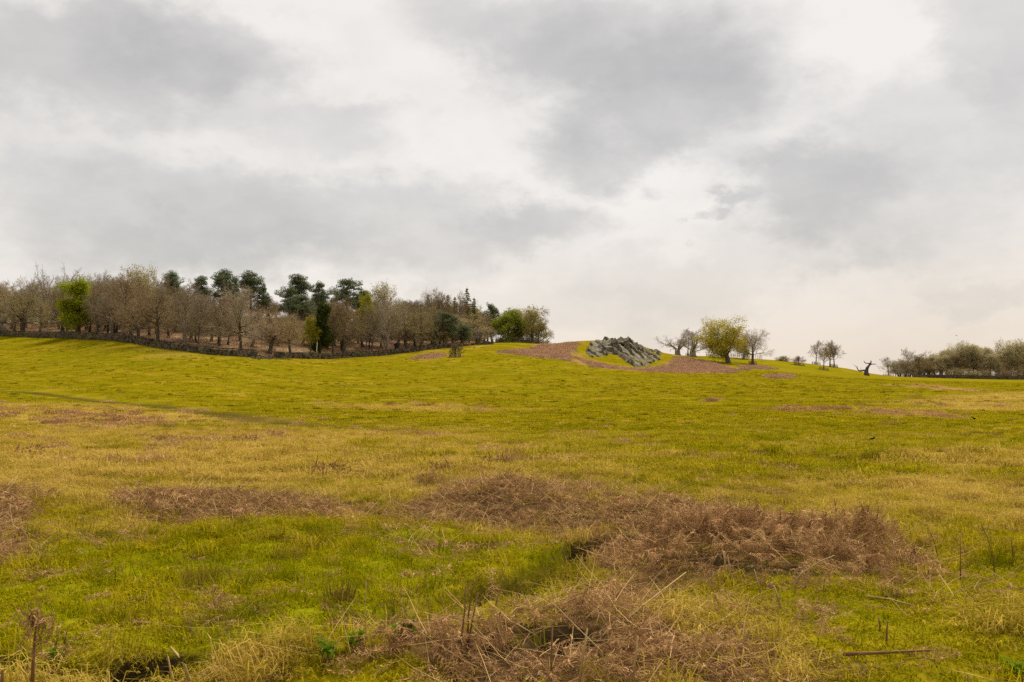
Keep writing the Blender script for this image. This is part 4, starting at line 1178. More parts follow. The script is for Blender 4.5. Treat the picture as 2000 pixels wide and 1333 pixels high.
# ------------------------------------------------------------------ scatter with geometry nodes (grass, bracken)
def scatter(name, label, sources, pts, rot, scl, which, dry=None, kind='stuff'):
    col = bpy.data.collections.new(name + '_kinds')
    for i, sm in enumerate(sources):
        so = bpy.data.objects.new('%s_kind_%02d' % (name, i), sm); col.objects.link(so)
    n = len(pts)
    me = bpy.data.meshes.new(name)
    me.vertices.add(n)
    me.vertices.foreach_set('co', np.asarray(pts, np.float32).ravel())
    for nm, ty, key, arr in (('rot', 'FLOAT_VECTOR', 'vector', rot), ('scl', 'FLOAT_VECTOR', 'vector', scl)):
        a = me.attributes.new(nm, ty, 'POINT'); a.data.foreach_set(key, np.asarray(arr, np.float32).ravel())
    a = me.attributes.new('which', 'INT', 'POINT'); a.data.foreach_set('value', np.asarray(which, np.int32))
    a = me.attributes.new('dry', 'FLOAT', 'POINT'); a.data.foreach_set('value', np.asarray(dry if dry is not None else np.zeros(n), np.float32))
    o = link(name, me); tag(o, label, None, None, kind)
    ng = bpy.data.node_groups.new(name, 'GeometryNodeTree')
    ng.interface.new_socket('Geometry', in_out='INPUT', socket_type='NodeSocketGeometry')
    ng.interface.new_socket('Geometry', in_out='OUTPUT', socket_type='NodeSocketGeometry')
    N = NT(ng)
    gi = N.n('NodeGroupInput'); go = N.n('NodeGroupOutput')
    ci = N.n('GeometryNodeCollectionInfo', ins={'Collection': col, 'Separate Children': True, 'Reset Children': True})
    def attr(nm, ty):
        x = N.n('GeometryNodeInputNamedAttribute', data_type=ty); x.inputs['Name'].default_value = nm
        return next(s_ for s_ in x.outputs if s_.enabled and s_.name == 'Attribute')
    e2r = N.n('FunctionNodeEulerToRotation', ins={0: attr('rot', 'FLOAT_VECTOR')})
    ip = N.n('GeometryNodeInstanceOnPoints', ins={'Points': gi.outputs[0], 'Instance': ci.outputs[0], 'Pick Instance': True,
             'Instance Index': attr('which', 'INT'), 'Rotation': e2r.outputs[0], 'Scale': attr('scl', 'FLOAT_VECTOR')})
    ng.links.new(ip.outputs[0], go.inputs[0])
    md = o.modifiers.new('scatter', 'NODES'); md.node_group = ng
    return o
def tuft(seed, n, R, l0, l1, w, lean=.5, m=M_GRASS):
    random.seed(seed); b_ = MB()
    for i in range(n):
        a = random.random() * 6.283; r = R * math.sqrt(random.random())
        p = Vector((r * math.cos(a), r * math.sin(a), -.01)); L = random.uniform(l0, l1)
        a2 = random.random() * 6.283; d = Vector((math.cos(a2), math.sin(a2), 0)); ln = lean * random.uniform(.2, 1.3)
        sd = Vector((-d.y, d.x, 0)) * w * random.uniform(.6, 1.1)
        m1 = p + Vector((0, 0, L * .55)) + d * L * ln * .3; e = p + Vector((0, 0, L * max(.25, 1 - ln * .5))) + d * L * ln
        i0 = len(b_.v)
        b_.v += [p - sd, p + sd, m1 + sd * .75, m1 - sd * .75, e]
        b_.f += [(i0, i0 + 1, i0 + 2, i0 + 3), (i0 + 3, i0 + 2, i0 + 4)]
    return b_.mesh('tuft', m)
def sample(n, y0, y1, pw, margin=1.16, extra=1.2):
    ys = np.linspace(y0, y1, 4000); cdf = np.cumsum(ys ** (1 - pw)); cdf /= cdf[-1]
    y = np.interp(RS.rand(n), cdf, ys)
    x = (RS.rand(n) - .5) * (2000 / F * y * margin + extra)
    return x, y
def masks(x, y):
    return softmask(BRACKEN, x, y), softmask(LUSH, x, y), softmask(TAN, x, y)
def place(x, y, sc, tilt=.12, zoff=0.0, zs=None):
    n = len(x)
    pts = np.stack([x, y, ground(x, y) + zoff], -1)
    rot = np.stack([RS.randn(n) * tilt, RS.randn(n) * tilt, RS.rand(n) * 6.283], -1)
    sc = np.asarray(sc) * np.ones(n)
    return pts, rot, np.stack([sc, sc, sc if zs is None else sc * zs], -1)
# close turf
T_NEAR = [tuft(1000 + i, 30, .14, .02, .065, .0034, 1.6) for i in range(5)] + [tuft(1010 + i, 34, .12, .08, .19, .0030, 1.1) for i in range(3)]
x, y = sample(72000, 4.0, 21, .8, extra=12)
br, lu, ta = masks(x, y)
keep = (RS.rand(len(x)) > br * .88) & (RS.rand(len(x)) < sstep(.04, .26, ditchd(x, y)) + .14)
x, y, br, lu, ta = (a[keep] for a in (x, y, br, lu, ta))
pn = fbm(x / 1.1, y / 1.1, 51, 3) * .5 + fbm(x / .35, y / .35, 57, 2) * .3
dry = np.clip(.48 - lu * .40 + ta * .55 + pn * 1.15 + RS.randn(len(x)) * .14, 0, 1)
long_ = RS.rand(len(x)) < np.clip(.015 + ta * .85 + np.clip(pn - .12, 0, 1) * .8, 0, .8)
wh = np.where(long_, RS.randint(5, 8, len(x)), RS.randint(0, 5, len(x)))
p_, r_, s_ = place(x, y, RS.uniform(.7, 1.35, len(x)) * (1 + .35 * np.clip(pn * 2, -.6, 1)))
scatter('grass', 'short green meadow grass covering the near ground', T_NEAR, p_, r_, s_, wh, dry)
# middle distance
T_MID = [tuft(1100 + i, 46, .34, .07, .17, .009, .9) for i in range(4)] + [tuft(1110 + i, 40, .22, .14, .30, .008, 1.0) for i in range(3)]
x, y = sample(38000, 18, 66, 1.3, extra=12)
br, lu, ta = masks(x, y)
keep = RS.rand(len(x)) > br * .6
x, y, br, lu, ta = (a[keep] for a in (x, y, br, lu, ta))
pn = fbm(x / 2.5, y / 2.5, 52, 4) * .5; pn2 = fbm(x / 12, y / 9, 53, 3) * .5
pn = pn + fbm(x / .8, y / .8, 58, 2) * .35
dry = np.clip(.42 - lu * .4 + ta * .62 + pn * .95 + pn2 * .3 + RS.randn(len(x)) * .16, 0, 1)
cl_ = fbm(x / .9, y / .9, 86, 3)
long_ = RS.rand(len(x)) < np.clip(.01 + (ta * 1.1 + .12) * sstep(-.05, .35, cl_), 0, .9)
wh = np.where(long_, RS.randint(4, 7, len(x)), RS.randint(0, 4, len(x)))
p_, r_, s_ = place(x, y, RS.uniform(.7, 1.3, len(x)))
scatter('meadow_grass', 'mixed green and straw coloured grass over the middle of the pasture', T_MID, p_, r_, s_, wh, dry)
# far pasture: low broad patches
T_FAR = [tuft(1200 + i, 60, 1.1, .06, .16, .03, 1.1) for i in range(4)]
x, y = sample(28000, 58, 262, 1.5, extra=14)
uu = 1000 + F * x / y
ok = (y < np.where(uu < 935, np.interp(uu, WU, WY) - 1.5, 262))
x, y = x[ok], y[ok]
br, lu, ta = masks(x, y); hbm = softmask([(p, 1.0) for p in HILLBRACKEN], x, y)
keep = (RS.rand(len(x)) > np.maximum(br * .7, hbm)) & ((segdist(x, y, GULLY) > 3.0) | (RS.rand(len(x)) < .15))
x, y, lu, ta = (a[keep] for a in (x, y, lu, ta))
pn = fbm(x / 9, y / 5, 54, 4) * .5
dry = np.clip(.40 - lu * .3 + ta * .72 + pn * .65 + RS.randn(len(x)) * .08, 0, 1)
p_, r_, s_ = place(x, y, RS.uniform(.7, 1.3, len(x)), .03, 0, .8)
scatter('pasture_grass', 'grazed yellow green grass of the far pasture', T_FAR, p_, r_, s_, RS.randint(0, 4, len(x)), dry)

T_TUS = [tuft(1300 + i, 70, .42, .12, .30, .03, .8) for i in range(4)]
x, y = sample(26000, 50, 250, 1.1)
uu = 1000 + F * x / y
ok = (y < np.where(uu < 935, np.interp(uu, WU, WY) - 2, 250)) & (softmask([(p, 1.0) for p in HILLBRACKEN], x, y) < .3) & (segdist(x, y, GULLY) > 3.5)
pn = fbm(x / 14, y / 5, 83, 4)
ok &= RS.rand(len(x)) < np.clip(.11 + pn * .75, .015, .7)
x, y = x[ok], y[ok]
ta = softmask(TAN, x, y)
dry = np.clip(RS.choice([.32, .42, .52, .74], len(x), p=[.26, .30, .26, .18]) + ta * .45, 0, 1)
p_, r_, s_ = place(x, y, RS.uniform(.35, 1.15, len(x)), .05)
scatter('tussock_grass', 'coarse darker and straw coloured tussocks dotted over the far pasture', T_TUS, p_, r_, s_, RS.randint(0, 4, len(x)), dry)

# dead bracken fronds
def frond(seed, L=.75, pairs=15, w=.2, droop=.5, m=M_BRACKEN, stem=.0035):
    random.seed(seed); b_ = MB()
    pts = []; d = Vector((1, random.gauss(0, .1), .35)).normalized(); p = Vector((-L / 2, 0, 0))
    n = 8
    for i in range(n + 1):
        pts.append(p); d = (d + Vector((0, random.gauss(0, .15), -droop * random.uniform(.1, .42)))).normalized(); p = p + d * L / n
    b_.tube(pts, [stem * (1 - .8 * i / n) for i in range(n + 1)], 3, False)
    for k in range(pairs):
        t = .2 + .8 * k / pairs; i = min(int(t * n), n - 1); q = pts[i].lerp(pts[i + 1], t * n - i); dd = (pts[i + 1] - pts[i]).normalized()
        for s in (-1, 1):
            if random.random() < .15:
                continue
            sd = Vector((-dd.y, dd.x, 0)).normalized() * s
            ln = w * (1 - t) ** .6 * random.uniform(.5, 1.15) + .02
            o_ = (sd + dd * random.uniform(.2, .9) + Vector((0, 0, random.gauss(-.4, .55)))).normalized()
            a = q
            seg = 4; wd0 = (dd + rv() * .6).normalized()
            for g_ in range(seg):        # a shrivelled, curling midrib with short crumpled pinnules
                e = a + o_ * ln / seg
                hw_ = ln * .062 * (1 - g_ / seg)
                b_.quad(a + wd0 * hw_, a - wd0 * hw_, e - wd0 * hw_ * .7, e + wd0 * hw_ * .7)
                for s2 in (-1, 1):
                    if random.random() < .55:
                        c = a.lerp(e, random.random())
                        tip = c + (wd0 * s2 + o_ * .5 + rv() * .5).normalized() * ln * .2 * (1 - .6 * g_ / seg)
                        b_.tri(c + o_ * ln * .055, c - o_ * ln * .055, tip)
                a = e; o_ = (o_ + Vector((0, 0, -.28)) + rv() * .3).normalized()
    return b_.mesh('frond', m)
FR = [frond(2000 + i, random.uniform(.6, .9), 16, random.uniform(.17, .25), random.uniform(.3, .9)) for i in range(8)]
def dome(x, y):
    """height of the bracken heap above the ground"""
    h_ = np.zeros(x.shape)
    for i, (poly, k) in enumerate(BRACKEN):
        if i > 15: break
        top = [.17, .15, .06, .24, .13, .10, .2, .25, .14, .16, .12, .25, .2, .25, .15, .15][i]
        lo = poly.min(0) - .6; hi = poly.max(0) + .6
        m = (x > lo[0]) & (x < hi[0]) & (y > lo[1]) & (y < hi[1])
        if m.any():
            d = sdf(x[m], y[m], poly)
            if i == 3:
                top = top * (.3 + .7 * sstep(1150, 1340, 1000 + F * x[m] / y[m]))
            h_[m] = np.maximum(h_[m], top * sstep(-.12, .22 if i == 3 else .45, d) * (1 + .6 * fbm(x[m] / .8, y[m] / .8, 60, 3)))
    return h_
x, y = sample(90000, 4.8, 21, .4)
br = softmask(BRACKEN, x, y, wob=.8)
patch = .75 + fbm(x / .7, y / .7, 63, 3) * 1.1
keep = RS.rand(len(x)) < np.clip(br * patch * (1 + .5 * (y < 7.9) + .4 * (y > 9.8)), 0, 1) ** 1.2 * (.36 + .16 * (y < 7.9)) + .02
keep &= ~((ditchd(x, y) < .22) & (RS.rand(len(x)) < .8))
x, y, br = x[keep], y[keep], br[keep]
ex, ey = [], []
for u0, v0, u1, v1, k_ in ((1290, 1120, 1490, 1095, 150), (1500, 1120, 1620, 1118, 80), (1620, 1125, 1780, 1125, 70)):
    a, b_ = hit(u0, v0, macro), hit(u1, v1, macro)
    t = RS.rand(k_); ex.append(a[0] + (b_[0] - a[0]) * t + RS.randn(k_) * .05); ey.append(a[1] + (b_[1] - a[1]) * t + RS.randn(k_) * .08)
ex = np.concatenate(ex); ey = np.concatenate(ey); n_over = len(ex)
x = np.concatenate([x, ex]); y = np.concatenate([y, ey]); br = np.concatenate([br, np.ones(n_over)])
n = len(x); hd = dome(x, y)
tl_ = np.where(hd > .13, .2, .33)
rot = np.stack([RS.randn(n) * tl_, RS.randn(n) * tl_ + .1, RS.rand(n) * 6.283], -1)
hang = RS.rand(n) < np.where(hd > .2, .04, .03)
rot[hang, 1] = RS.uniform(.7, 1.5, hang.sum())
rot[-n_over:, 1] = RS.uniform(.5, 1.4, n_over); rot[-n_over:, 2] = -1.57 + RS.randn(n_over) * .7
frac = np.where(hd > .13, .5 + .4 * RS.rand(n), RS.rand(n) ** .45)
hc_ = np.array([hit(1405, 1135, macro), hit(1450, 1137, macro), hit(1565, 1157, macro)])
ho = np.min([np.hypot((x - c[0]), (y - c[1] - .22) * .8) for c in hc_], axis=0)
nh = ho < .42
hd = np.where(nh, np.maximum(hd, .36 * (1 - .3 * ho / .42)), hd); frac = np.where(nh, .78 + .22 * RS.rand(n), frac)
zz = ground(x, y) + .02 + hd * frac
zz[-n_over:] += np.where(nh[-n_over:], -.04, .12) + .08 * RS.rand(n_over)
pts = np.stack([x, y, zz], -1)
sc = RS.uniform(.24, .62, n) * np.where(hd > .1, 1.0, .7)
scatter('bracken', 'tangled heaps of dead brown bracken fronds in the foreground', FR, pts, rot, np.stack([sc, sc, sc], -1), RS.randint(0, 8, n))
print('bracken fronds', n)
# litter clumps further off and on the knoll
def clump(seed, n=130, R=.5, h=.26, m=None):
    random.seed(seed); b_ = MB()
    for i in range(n):
        a = random.random() * 6.283; r = R * math.sqrt(random.random())
        p = Vector((r * math.cos(a), r * math.sin(a), random.random() * h * (1 - r / R * .6)))
        d = (rv() + Vector((0, 0, .3))).normalized() * random.uniform(.06, .2); w_ = rv().normalized() * .02
        b_.tri(p - w_, p + w_, p + d)
    return b_.mesh('clump', m or M_BRACKEN)
CLP = [clump(2100 + i) for i in range(5)]
x, y = sample(16000, 19, 130, 1.4)
br, lu, ta = masks(x, y)
pn = fbm(x / 3, y / 3, 71, 4)
keep = RS.rand(len(x)) < br * .55 + np.clip(pn - .36, 0, .4) * .6 * (y < 80) + ta * np.clip(pn - .0, 0, 1) * .55
x, y = x[keep], y[keep]; n = len(x)
p_, r_, s_ = place(x, y, RS.uniform(.35, .95, n) * (1 + y / 120), .1)
scatter('bracken_litter', 'scattered low patches of brown dead bracken across the middle pasture', CLP, p_, r_, s_, RS.randint(0, 5, n))
allx, ally = [], []
for poly in HILLBRACKEN:
    lo, hi = poly.min(0), poly.max(0)
    k = int(min(5200, (hi[0] - lo[0]) * (hi[1] - lo[1]) * 2.2))
    xx = RS.uniform(lo[0], hi[0], k); yy = RS.uniform(lo[1], hi[1], k)
    d = sdf(xx, yy, poly) + fbm(xx / 4, yy / 4, 72, 3) * 3
    m = d > 0
    allx.append(xx[m]); ally.append(yy[m])
uu = RS.uniform(-40, 1060, 9000); dyy = RS.uniform(.5, 85, 9000) ; yy = np.where(uu < 935, np.interp(uu, WU, WY), 286) + dyy; xx = (uu - 1000) / F * yy
m = fbm(xx / 6, yy / 6, 73, 3) > -.1
allx.append(xx[m]); ally.append(yy[m])
x = np.concatenate(allx); y = np.concatenate(ally); n = len(x)
p_, r_, s_ = place(x, y, RS.uniform(.9, 1.7, n), .1)
HCLP = [clump(2150 + i, 90, .55, .4, M_HILLBR) for i in range(5)]
scatter('hillside_bracken', 'pinkish brown dead bracken covering the slopes of the knoll and the floor of the wood', HCLP, p_, r_, s_, RS.randint(0, 5, n))

x, y = sample(48000, 4.2, 30, .9, extra=12)
br = softmask(BRACKEN, x, y)
pn = fbm(x / 1.4, y / 1.4, 81, 4)
keep = RS.rand(len(x)) < np.clip((pn + .04) * 1.1, 0.03, .6) + br * .2
x, y = x[keep], y[keep]; n = len(x)
p_, r_, s_ = place(x, y, RS.uniform(.10, .34, n) * (.7 + y / 30), .15)
scatter('dead_litter', 'small crumbs of brown dead fern litter lying in the near turf', CLP, p_, r_, s_ * np.array([1, 1, .7]), RS.randint(0, 5, n))
# straw stalks lying through the bracken
def stalk(seed, L, r=.0042):
    random.seed(seed); b_ = MB(); p = Vector((0, 0, 0)); d = Vector((0, 0, 1)); pts = [p]
    kink = random.choice((1, 2, 3))
    for i in range(4):
        d = (d + rv() * (.35 if i == kink and random.random() < .5 else .06)).normalized(); p = p + d * L / 4; pts.append(p)
    b_.tube(pts, [r, r * .95, r * .85, r * .7, r * .4], 4)
    return b_.mesh('stalk', M_STALK)
STK = [stalk(2200 + i, random.uniform(.4, .8), .0036) for i in range(8)]
x, y = sample(42000, 4.9, 18, .4)
br = softmask(BRACKEN, x, y)
edge = softmask([(wpoly([(1560, 1060), (1700, 1030), (1960, 1060), (1990, 1150), (1750, 1160), (1600, 1120)]), .5)], x, y)
keep = RS.rand(len(x)) < np.maximum(br * .75, edge * .05) + .008
x, y = x[keep], y[keep]; n = len(x); hd = dome(x, y)
lie = RS.rand(n) < .95
rot = np.stack([np.where(lie, RS.uniform(1.0, 1.6, n), np.abs(RS.randn(n) * .22)), RS.randn(n) * .12, RS.rand(n) * 6.283], -1)
pts = np.stack([x, y, ground(x, y) + np.where(lie, hd * RS.uniform(.5, 1.1, n) + .03, 0)], -1)
sc = RS.uniform(.16, .66, n)
scatter('straw_stems', 'thin straw coloured bracken stems strewn over the foreground', STK, pts, rot, np.stack([sc * 1.0, sc, sc], -1), RS.randint(0, 8, n))

# ------------------------------------------------------------------ single foreground plants
def stem_thing(label, pix, m, r0=.006, name='bracken_stem', lift0=0.0, yoff=None, cat='dead stem', fronds=(), group='single dead bracken stems in the foreground'):
    """pix: photograph pixels along the stem from its foot; foot stands on the ground"""
    g = G(*pix[0]); Y0 = g[1]
    o = link(name, None, loc=g); tag(o, label, cat, group)
    pts = []
    for i, (u, v) in enumerate(pix):
        Yi = Y0 + (yoff[i] if yoff else 0)
        q = px3(u, v, Yi) - Vector(g)
        if i == 0:
            q.z -= .03
        pts.append(q)
    n = len(pts); b_ = MB(); b_.tube(pts, [r0 * (1 - .55 * i / (n - 1)) for i in range(n)], 6)
    link('stalk', b_.mesh('stalk', m, True), o)
    for (u, v, az, s, dz) in fronds:
        f = link('frond', FR[int(u) % 8], o, px3(u, v, Y0) - Vector(g)); f.rotation_euler = (random.uniform(-.3, .3), dz, az); f.scale = (s, s, s)
    return o
random.seed(17)
stem_thing('brown upright bracken stem with a drooping dry frond at its top near the left corner', [(62, 1345), (65, 1290), (68, 1250), (71, 1212)], M_DKSTALK, .011, fronds=[(84, 1214, 0.2, .5, .5), (100, 1226, .1, .45, 1.1), (54, 1222, 3.3, .42, .5), (90, 1228, -.6, .42, 1.2), (46, 1236, 3.0, .36, 1.3), (80, 1222, .8, .45, .9), (96, 1215, .4, .5, .4), (108, 1236, .3, .4, 1.4)])
stem_thing('thick reddish stub of stem at the very left bottom corner', [(3, 1360), (4, 1330), (5, 1309)], M_DKSTALK, .013)
stem_thing('dark thin stem leaning right behind the drooping frond stem', [(105, 1270), (110, 1255), (116, 1240)], M_DKSTALK, .007)
stem_thing('thin brown stem leaning right, tallest beside the drooping frond stem', [(122, 1268), (128, 1245), (134, 1222)], M_DKSTALK, .006)
stem_thing('long pale stem slanting up to the right over the left grass', [(122, 1312), (160, 1283), (206, 1252)], M_PALESTALK, .008, yoff=[0, .1, .2])
stem_thing('thick bent pale stem arching down beside the dark ditch hole', [(378, 1345), (360, 1300), (347, 1280), (333, 1264)], M_PALESTALK, .011)
stem_thing('pale stem crossing the thick bent one by the dark ditch hole', [(340, 1340), (333, 1310), (328, 1282)], M_PALESTALK, .008)
stem_thing('thin straw stem leaning left over the dark ditch hole', [(212, 1330), (230, 1308), (243, 1292)], M_PALESTALK, .007)
stem_thing('straw stem with a hooked tip in the dark ditch hole', [(298, 1340), (296, 1320), (290, 1306), (283, 1304)], M_PALESTALK, .006)
stem_thing('reddish upright stem, left one of three above the middle ditch', [(898, 1285), (902, 1240), (908, 1190), (910, 1140)], M_DKSTALK, .007)
stem_thing('reddish curved stem, middle one of three above the middle ditch', [(912, 1262), (915, 1200), (922, 1155), (934, 1128)], M_DKSTALK, .006)
stem_thing('reddish leaning stem, right one of three above the middle ditch', [(910, 1275), (922, 1215), (934, 1158)], M_DKSTALK, .007)
stem_thing('pale stem with a crumpled frond hanging by the middle of the foreground', [(966, 1190), (975, 1150), (985, 1115), (990, 1093)], M_PALESTALK, .006, fronds=[(958, 1135, 1.2, .4, 1.4), (966, 1165, 1.6, .36, 1.5)])
stem_thing('tall thin grass stem standing alone left of the middle ditch', [(713, 1260), (713, 1195), (715, 1136)], M_PALESTALK, .0035)
stem_thing('long straw stem lying slantwise over the bracken toward the dark hollow', [(1196, 1225), (1260, 1180), (1340, 1118)], M_PALESTALK, .008, yoff=[0, .3, .5])
stem_thing('long pale stem leaning left across the dark hollow of the big heap', [(1415, 1200), (1385, 1135), (1350, 1065)], M_PALESTALK, .007)
stem_thing('upright pale stem in the mouth of the dark hollow, left of a pair', [(1416, 1142), (1416, 1110), (1415, 1080)], M_PALESTALK, .009)
stem_thing('upright pale stem in the mouth of the dark hollow, right of a pair', [(1430, 1142), (1426, 1115), (1421, 1085)], M_PALESTALK, .008)
stem_thing('short stout pale stump of stem in front of the big bracken heap', [(1527, 1192), (1520, 1168), (1511, 1144)], M_PALESTALK, .011)
stem_thing('thin stem leaning left in front of the big bracken heap', [(1490, 1165), (1481, 1140), (1473, 1112)], M_PALESTALK, .007)
stem_thing('bent straw stem arching over the right end of the dark hollow', [(1552, 1165), (1554, 1135), (1566, 1120), (1600, 1098), (1630, 1085)], M_PALESTALK, .008)
stem_thing('dark upright stem standing up behind the big bracken heap', [(1420, 1030), (1418, 1005), (1417, 972)], M_DKSTALK, .007)
stem_thing('forked dark stem on the grass right of the big bracken heap', [(1834, 1090), (1825, 1060), (1810, 1024)], M_DKSTALK, .006)
stem_thing('dark stem with a bent head at the right of the bracken heap', [(1640, 1075), (1634, 1030), (1632, 985), (1629, 973)], M_DKSTALK, .006)
stem_thing('thin dark leaning stem crossing the one with a bent head', [(1662, 1042), (1648, 1015), (1634, 995)], M_DKSTALK, .006)
stem_thing('dark upright stem near the right edge of the view', [(1980, 1098), (1977, 1070), (1974, 1050)], M_DKSTALK, .008)
stem_thing('tall dark stem with a curved top near the right edge', [(1943, 1125), (1940, 1090), (1928, 1050), (1916, 1023)], M_DKSTALK, .006)
stem_thing('straight dark stem between the heap and the right edge', [(1876, 1135), (1876, 1090), (1876, 1048)], M_DKSTALK, .006)
stem_thing('stubby dark stem standing on the lower right grass', [(1718, 1232), (1719, 1222), (1716, 1207)], M_DKSTALK, .009)
stem_thing('taller stubby dark stem beside the first on the lower right grass', [(1731, 1260), (1732, 1235), (1734, 1212)], M_DKSTALK, .008)
stem_thing('pale stem leaning right at the bottom below the big heap', [(1358, 1320), (1385, 1290), (1408, 1258)], M_PALESTALK, .009)
stem_thing('tall straw stem standing at the bottom centre right', [(1235, 1345), (1240, 1290), (1246, 1243)], M_PALESTALK, .008)
stem_thing('leaning straw stem at the bottom centre, left of the dark hole', [(1128, 1345), (1138, 1285), (1147, 1228)], M_PALESTALK, .009)
stem_thing('upright russet stem beside the dark hole at the bottom centre', [(1076, 1340), (1077, 1280), (1079, 1222)], M_DKSTALK, .008)
def log(label, pix, r, m):
    pts = [Vector(G(u, v)) + Vector((0, 0, r + .03)) for u, v in pix]
    o = link('fallen_stick', None, loc=pts[0]); tag(o, label, 'stick', 'sticks lying on the grass')
    b_ = MB(); b_.tube([p - pts[0] for p in pts], [r * (1 - .4 * i / (len(pts) - 1)) for i in range(len(pts))], 7)
    link('stalk', b_.mesh('stalk', m, True), o)
log('long reddish dry stick lying flat on the lower right grass', [(1648, 1292), (1700, 1290), (1760, 1287), (1816, 1284)], .012, M_DKSTALK)
log('pale stick lying on the left grass under the small dead clump', [(258, 1226), (290, 1228), (334, 1232)], .009, M_PALESTALK)
log('pale thin stick lying in front of the right end of the heap', [(1690, 1175), (1740, 1182), (1785, 1195)], .009, M_PALESTALK)
log('straw stick across the bracken litter in the lower middle', [(1230, 1182), (1290, 1192), (1360, 1206)], .008, M_PALESTALK)
log('straw stick slanting over the bracken near the bottom centre', [(965, 1213), (1010, 1232), (1050, 1256)], .007, M_PALESTALK)
# rush tussocks
def rush(label, u, v, n, hgt, R, mcol):
    g = G(u, v); b_ = MB(); random.seed(int(u))
    for i in range(n):
        a = random.random() * 6.283; r = R * math.sqrt(random.random()); p = Vector((r * math.cos(a), r * math.sin(a), -.03))
        L = hgt * random.uniform(.45, 1.0); d = Vector((math.cos(a) * r / R * .35, math.sin(a) * r / R * .35, 1)) + rv() * .13; d.normalize()
        sd = Vector((random.gauss(0, 1), random.gauss(0, 1), 0)).normalized() * .004
        m1 = p + d * L * .6; e = m1 + (d + rv() * .2 + Vector((0, 0, -.1))).normalized() * L * .4
        i0 = len(b_.v); b_.v += [p - sd, p + sd, m1 + sd * .8, m1 - sd * .8, e]; b_.f += [(i0, i0 + 1, i0 + 2, i0 + 3), (i0 + 3, i0 + 2, i0 + 4)]
    o = link('rush_tussock', b_.mesh('rush_tussock', mcol), loc=g); tag(o, label, 'rush tuft', 'rush tufts in the green foreground')
M_RUSH = mat('rush_blade', build=lambda N: N.mix(N.noise(position(N), 30.0), (0.28, 0.19, 0.03), (0.42, 0.33, 0.03)), trans=.25)
M_RUSHD = mat('dark_rush_blade', build=lambda N: N.mix(N.noise(position(N), 30.0), (0.15, 0.095, 0.025), (0.3, 0.2, 0.04)), trans=.2)
rush('tall olive rush tuft standing in the green grass at the left', 392, 1142, 120, .29, .14, M_RUSH)
rush('dark brown rush tuft left of the middle ditch', 660, 1178, 90, .24, .11, M_RUSHD)
rush('pale rush tuft below the long left bracken heap', 566, 1092, 100, .2, .15, M_RUSH)
rush('short green brown rush tuft right beside the tall olive one', 480, 1140, 110, .2, .18, M_RUSH)
rush('rush tuft hanging over the middle ditch', 1060, 1140, 200, .3, .25, M_RUSH)
# broad leaved weeds by the ditch
LEAF = MB()
for i in range(5):
    t = i / 4; w_ = .032 * math.sin(math.pi * min(t * .85 + .12, 1)); z = .12 * t - .10 * t * t
    LEAF.v += [Vector((t * .16, -w_, z)), Vector((t * .16, 0, z - .008)), Vector((t * .16, w_, z))]
for i in range(4):
    LEAF.f += [(i * 3, i * 3 + 1, i * 3 + 4, i * 3 + 3), (i * 3 + 1, i * 3 + 2, i * 3 + 5, i * 3 + 4)]
LEAFM = LEAF.mesh('leaf', M_WEED, True)
def weed(label, u, v, n, s):
    g = G(u, v); o = link('leafy_weed', None, loc=g); tag(o, label, 'plant', 'green leafy weeds along the ditch')
    b_ = MB(); b_.tube([Vector((0, 0, -.03)), Vector((0, 0, .14 * s))], [.006, .003], 5); link('stem', b_.mesh('stem', M_WEED), o)
    for k in range(n):
        c = link('leaf', LEAFM, o, (random.gauss(0, .05) * s, random.gauss(0, .04) * s, random.uniform(.02, .16) * s))
        c.rotation_euler = (random.gauss(0, .25), -random.uniform(.1, .9), k * 2.4 + random.random()); q = random.uniform(.7, 1.2) * s; c.scale = (q, q, q)
random.seed(8)
weed('bright green broad leaved weed in the middle of the ditch', 792, 1248, 26, .5)
weed('green leafy weed left of the bright broad leaved one', 690, 1268, 16, .42)
weed('dark green leafy weed at the left end of the ditch bank', 640, 1290, 20, .5)
weed('dark leafy weed in the bottom left corner by the stems', 110, 1300, 16, .42)
weed('low green weed at the bottom right corner', 1985, 1325, 20, .5)

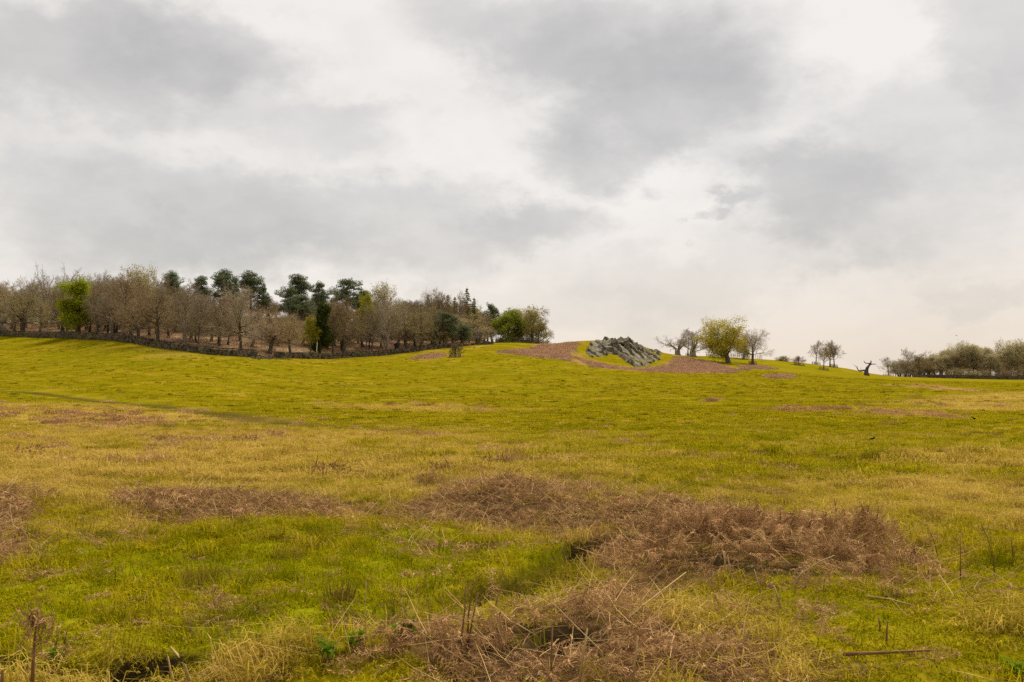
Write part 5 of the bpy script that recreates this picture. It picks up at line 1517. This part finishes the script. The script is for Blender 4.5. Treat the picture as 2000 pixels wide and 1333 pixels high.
# ------------------------------------------------------------------ crows
def crow(label, u, v, size, yaw, fly=False):
    g = G(u, v) if not fly else np.array(px3(u, v, 260))
    prof = [(-.20, .035, .16), (-.12, .075, .17), (0, .105, .19), (.10, .095, .22), (.17, .06, .27), (.21, .055, .31), (.25, .045, .325), (.275, .02, .32), (.33, .006, .305)]
    b_ = MB()
    b_.tube([Vector((a, 0, z)) for a, r, z in prof], [r for a, r, z in prof], 10)
    t0 = Vector((-.19, 0, .165)); e = Vector((-.40, 0, .11))
    i = len(b_.v); b_.v += [t0 + Vector((0, .04, .015)), t0 + Vector((0, -.04, .015)), e + Vector((0, -.055, .01)), e + Vector((0, .055, .01)), t0 + Vector((0, .04, -.015)), t0 + Vector((0, -.04, -.015)), e + Vector((0, -.055, -.005)), e + Vector((0, .055, -.005))]
    b_.f += [tuple(i + k for k in f) for f in ((0, 1, 2, 3), (7, 6, 5, 4), (0, 4, 5, 1), (1, 5, 6, 2), (2, 6, 7, 3), (3, 7, 4, 0))]
    for s in (-1, 1):
        if fly:
            pts = [Vector((.06, .08 * s, .21)), Vector((.1, .3 * s, .3)), Vector((-.05, .62 * s, .26)), Vector((-.14, .3 * s, .24)), Vector((-.1, .08 * s, .2))]
        else:
            pts = [Vector((.1, .10 * s, .24)), Vector((.02, .125 * s, .17)), Vector((-.14, .10 * s, .13)), Vector((-.34, .03 * s, .13)), Vector((-.12, .07 * s, .2))]
        i = len(b_.v); b_.v += pts + [p + Vector((0, -.012 * s, -.008)) for p in pts]
        b_.f += [tuple(i + k for k in (0, 1, 2, 3, 4)), tuple(i + 5 + k for k in (4, 3, 2, 1, 0))] + [(i + k, i + 5 + k, i + 5 + (k + 1) % 5, i + (k + 1) % 5) for k in range(5)]
        if not fly:
            b_.tube([Vector((.0, .035 * s, .12)), Vector((.0, .04 * s, .0))], [.012, .008], 5); b_.tube([Vector((-.03, .04 * s, .005)), Vector((.06, .045 * s, .005))], [.006, .005], 4)
    o = link('crow', b_.mesh('crow', M_CROW, True), loc=g); o.scale = (size,) * 3; o.rotation_euler = (0, 0, yaw)
    tag(o, label, 'bird', 'black birds on the pasture')
crow('black crow standing upright on the left middle pasture', 753, 865, .62, 1.2)
crow('black crow feeding on the right middle pasture', 1703, 863, .5, .3)
crow('black crow crouching on green grass behind the big bracken heap', 1409, 918, .36, 2.8)
crow('black crow by the pale strip at the far right', 1903, 821, .6, 3.0)
crow('tiny dark bird in flight above the distant wood', 1868, 657, .7, .4, True)
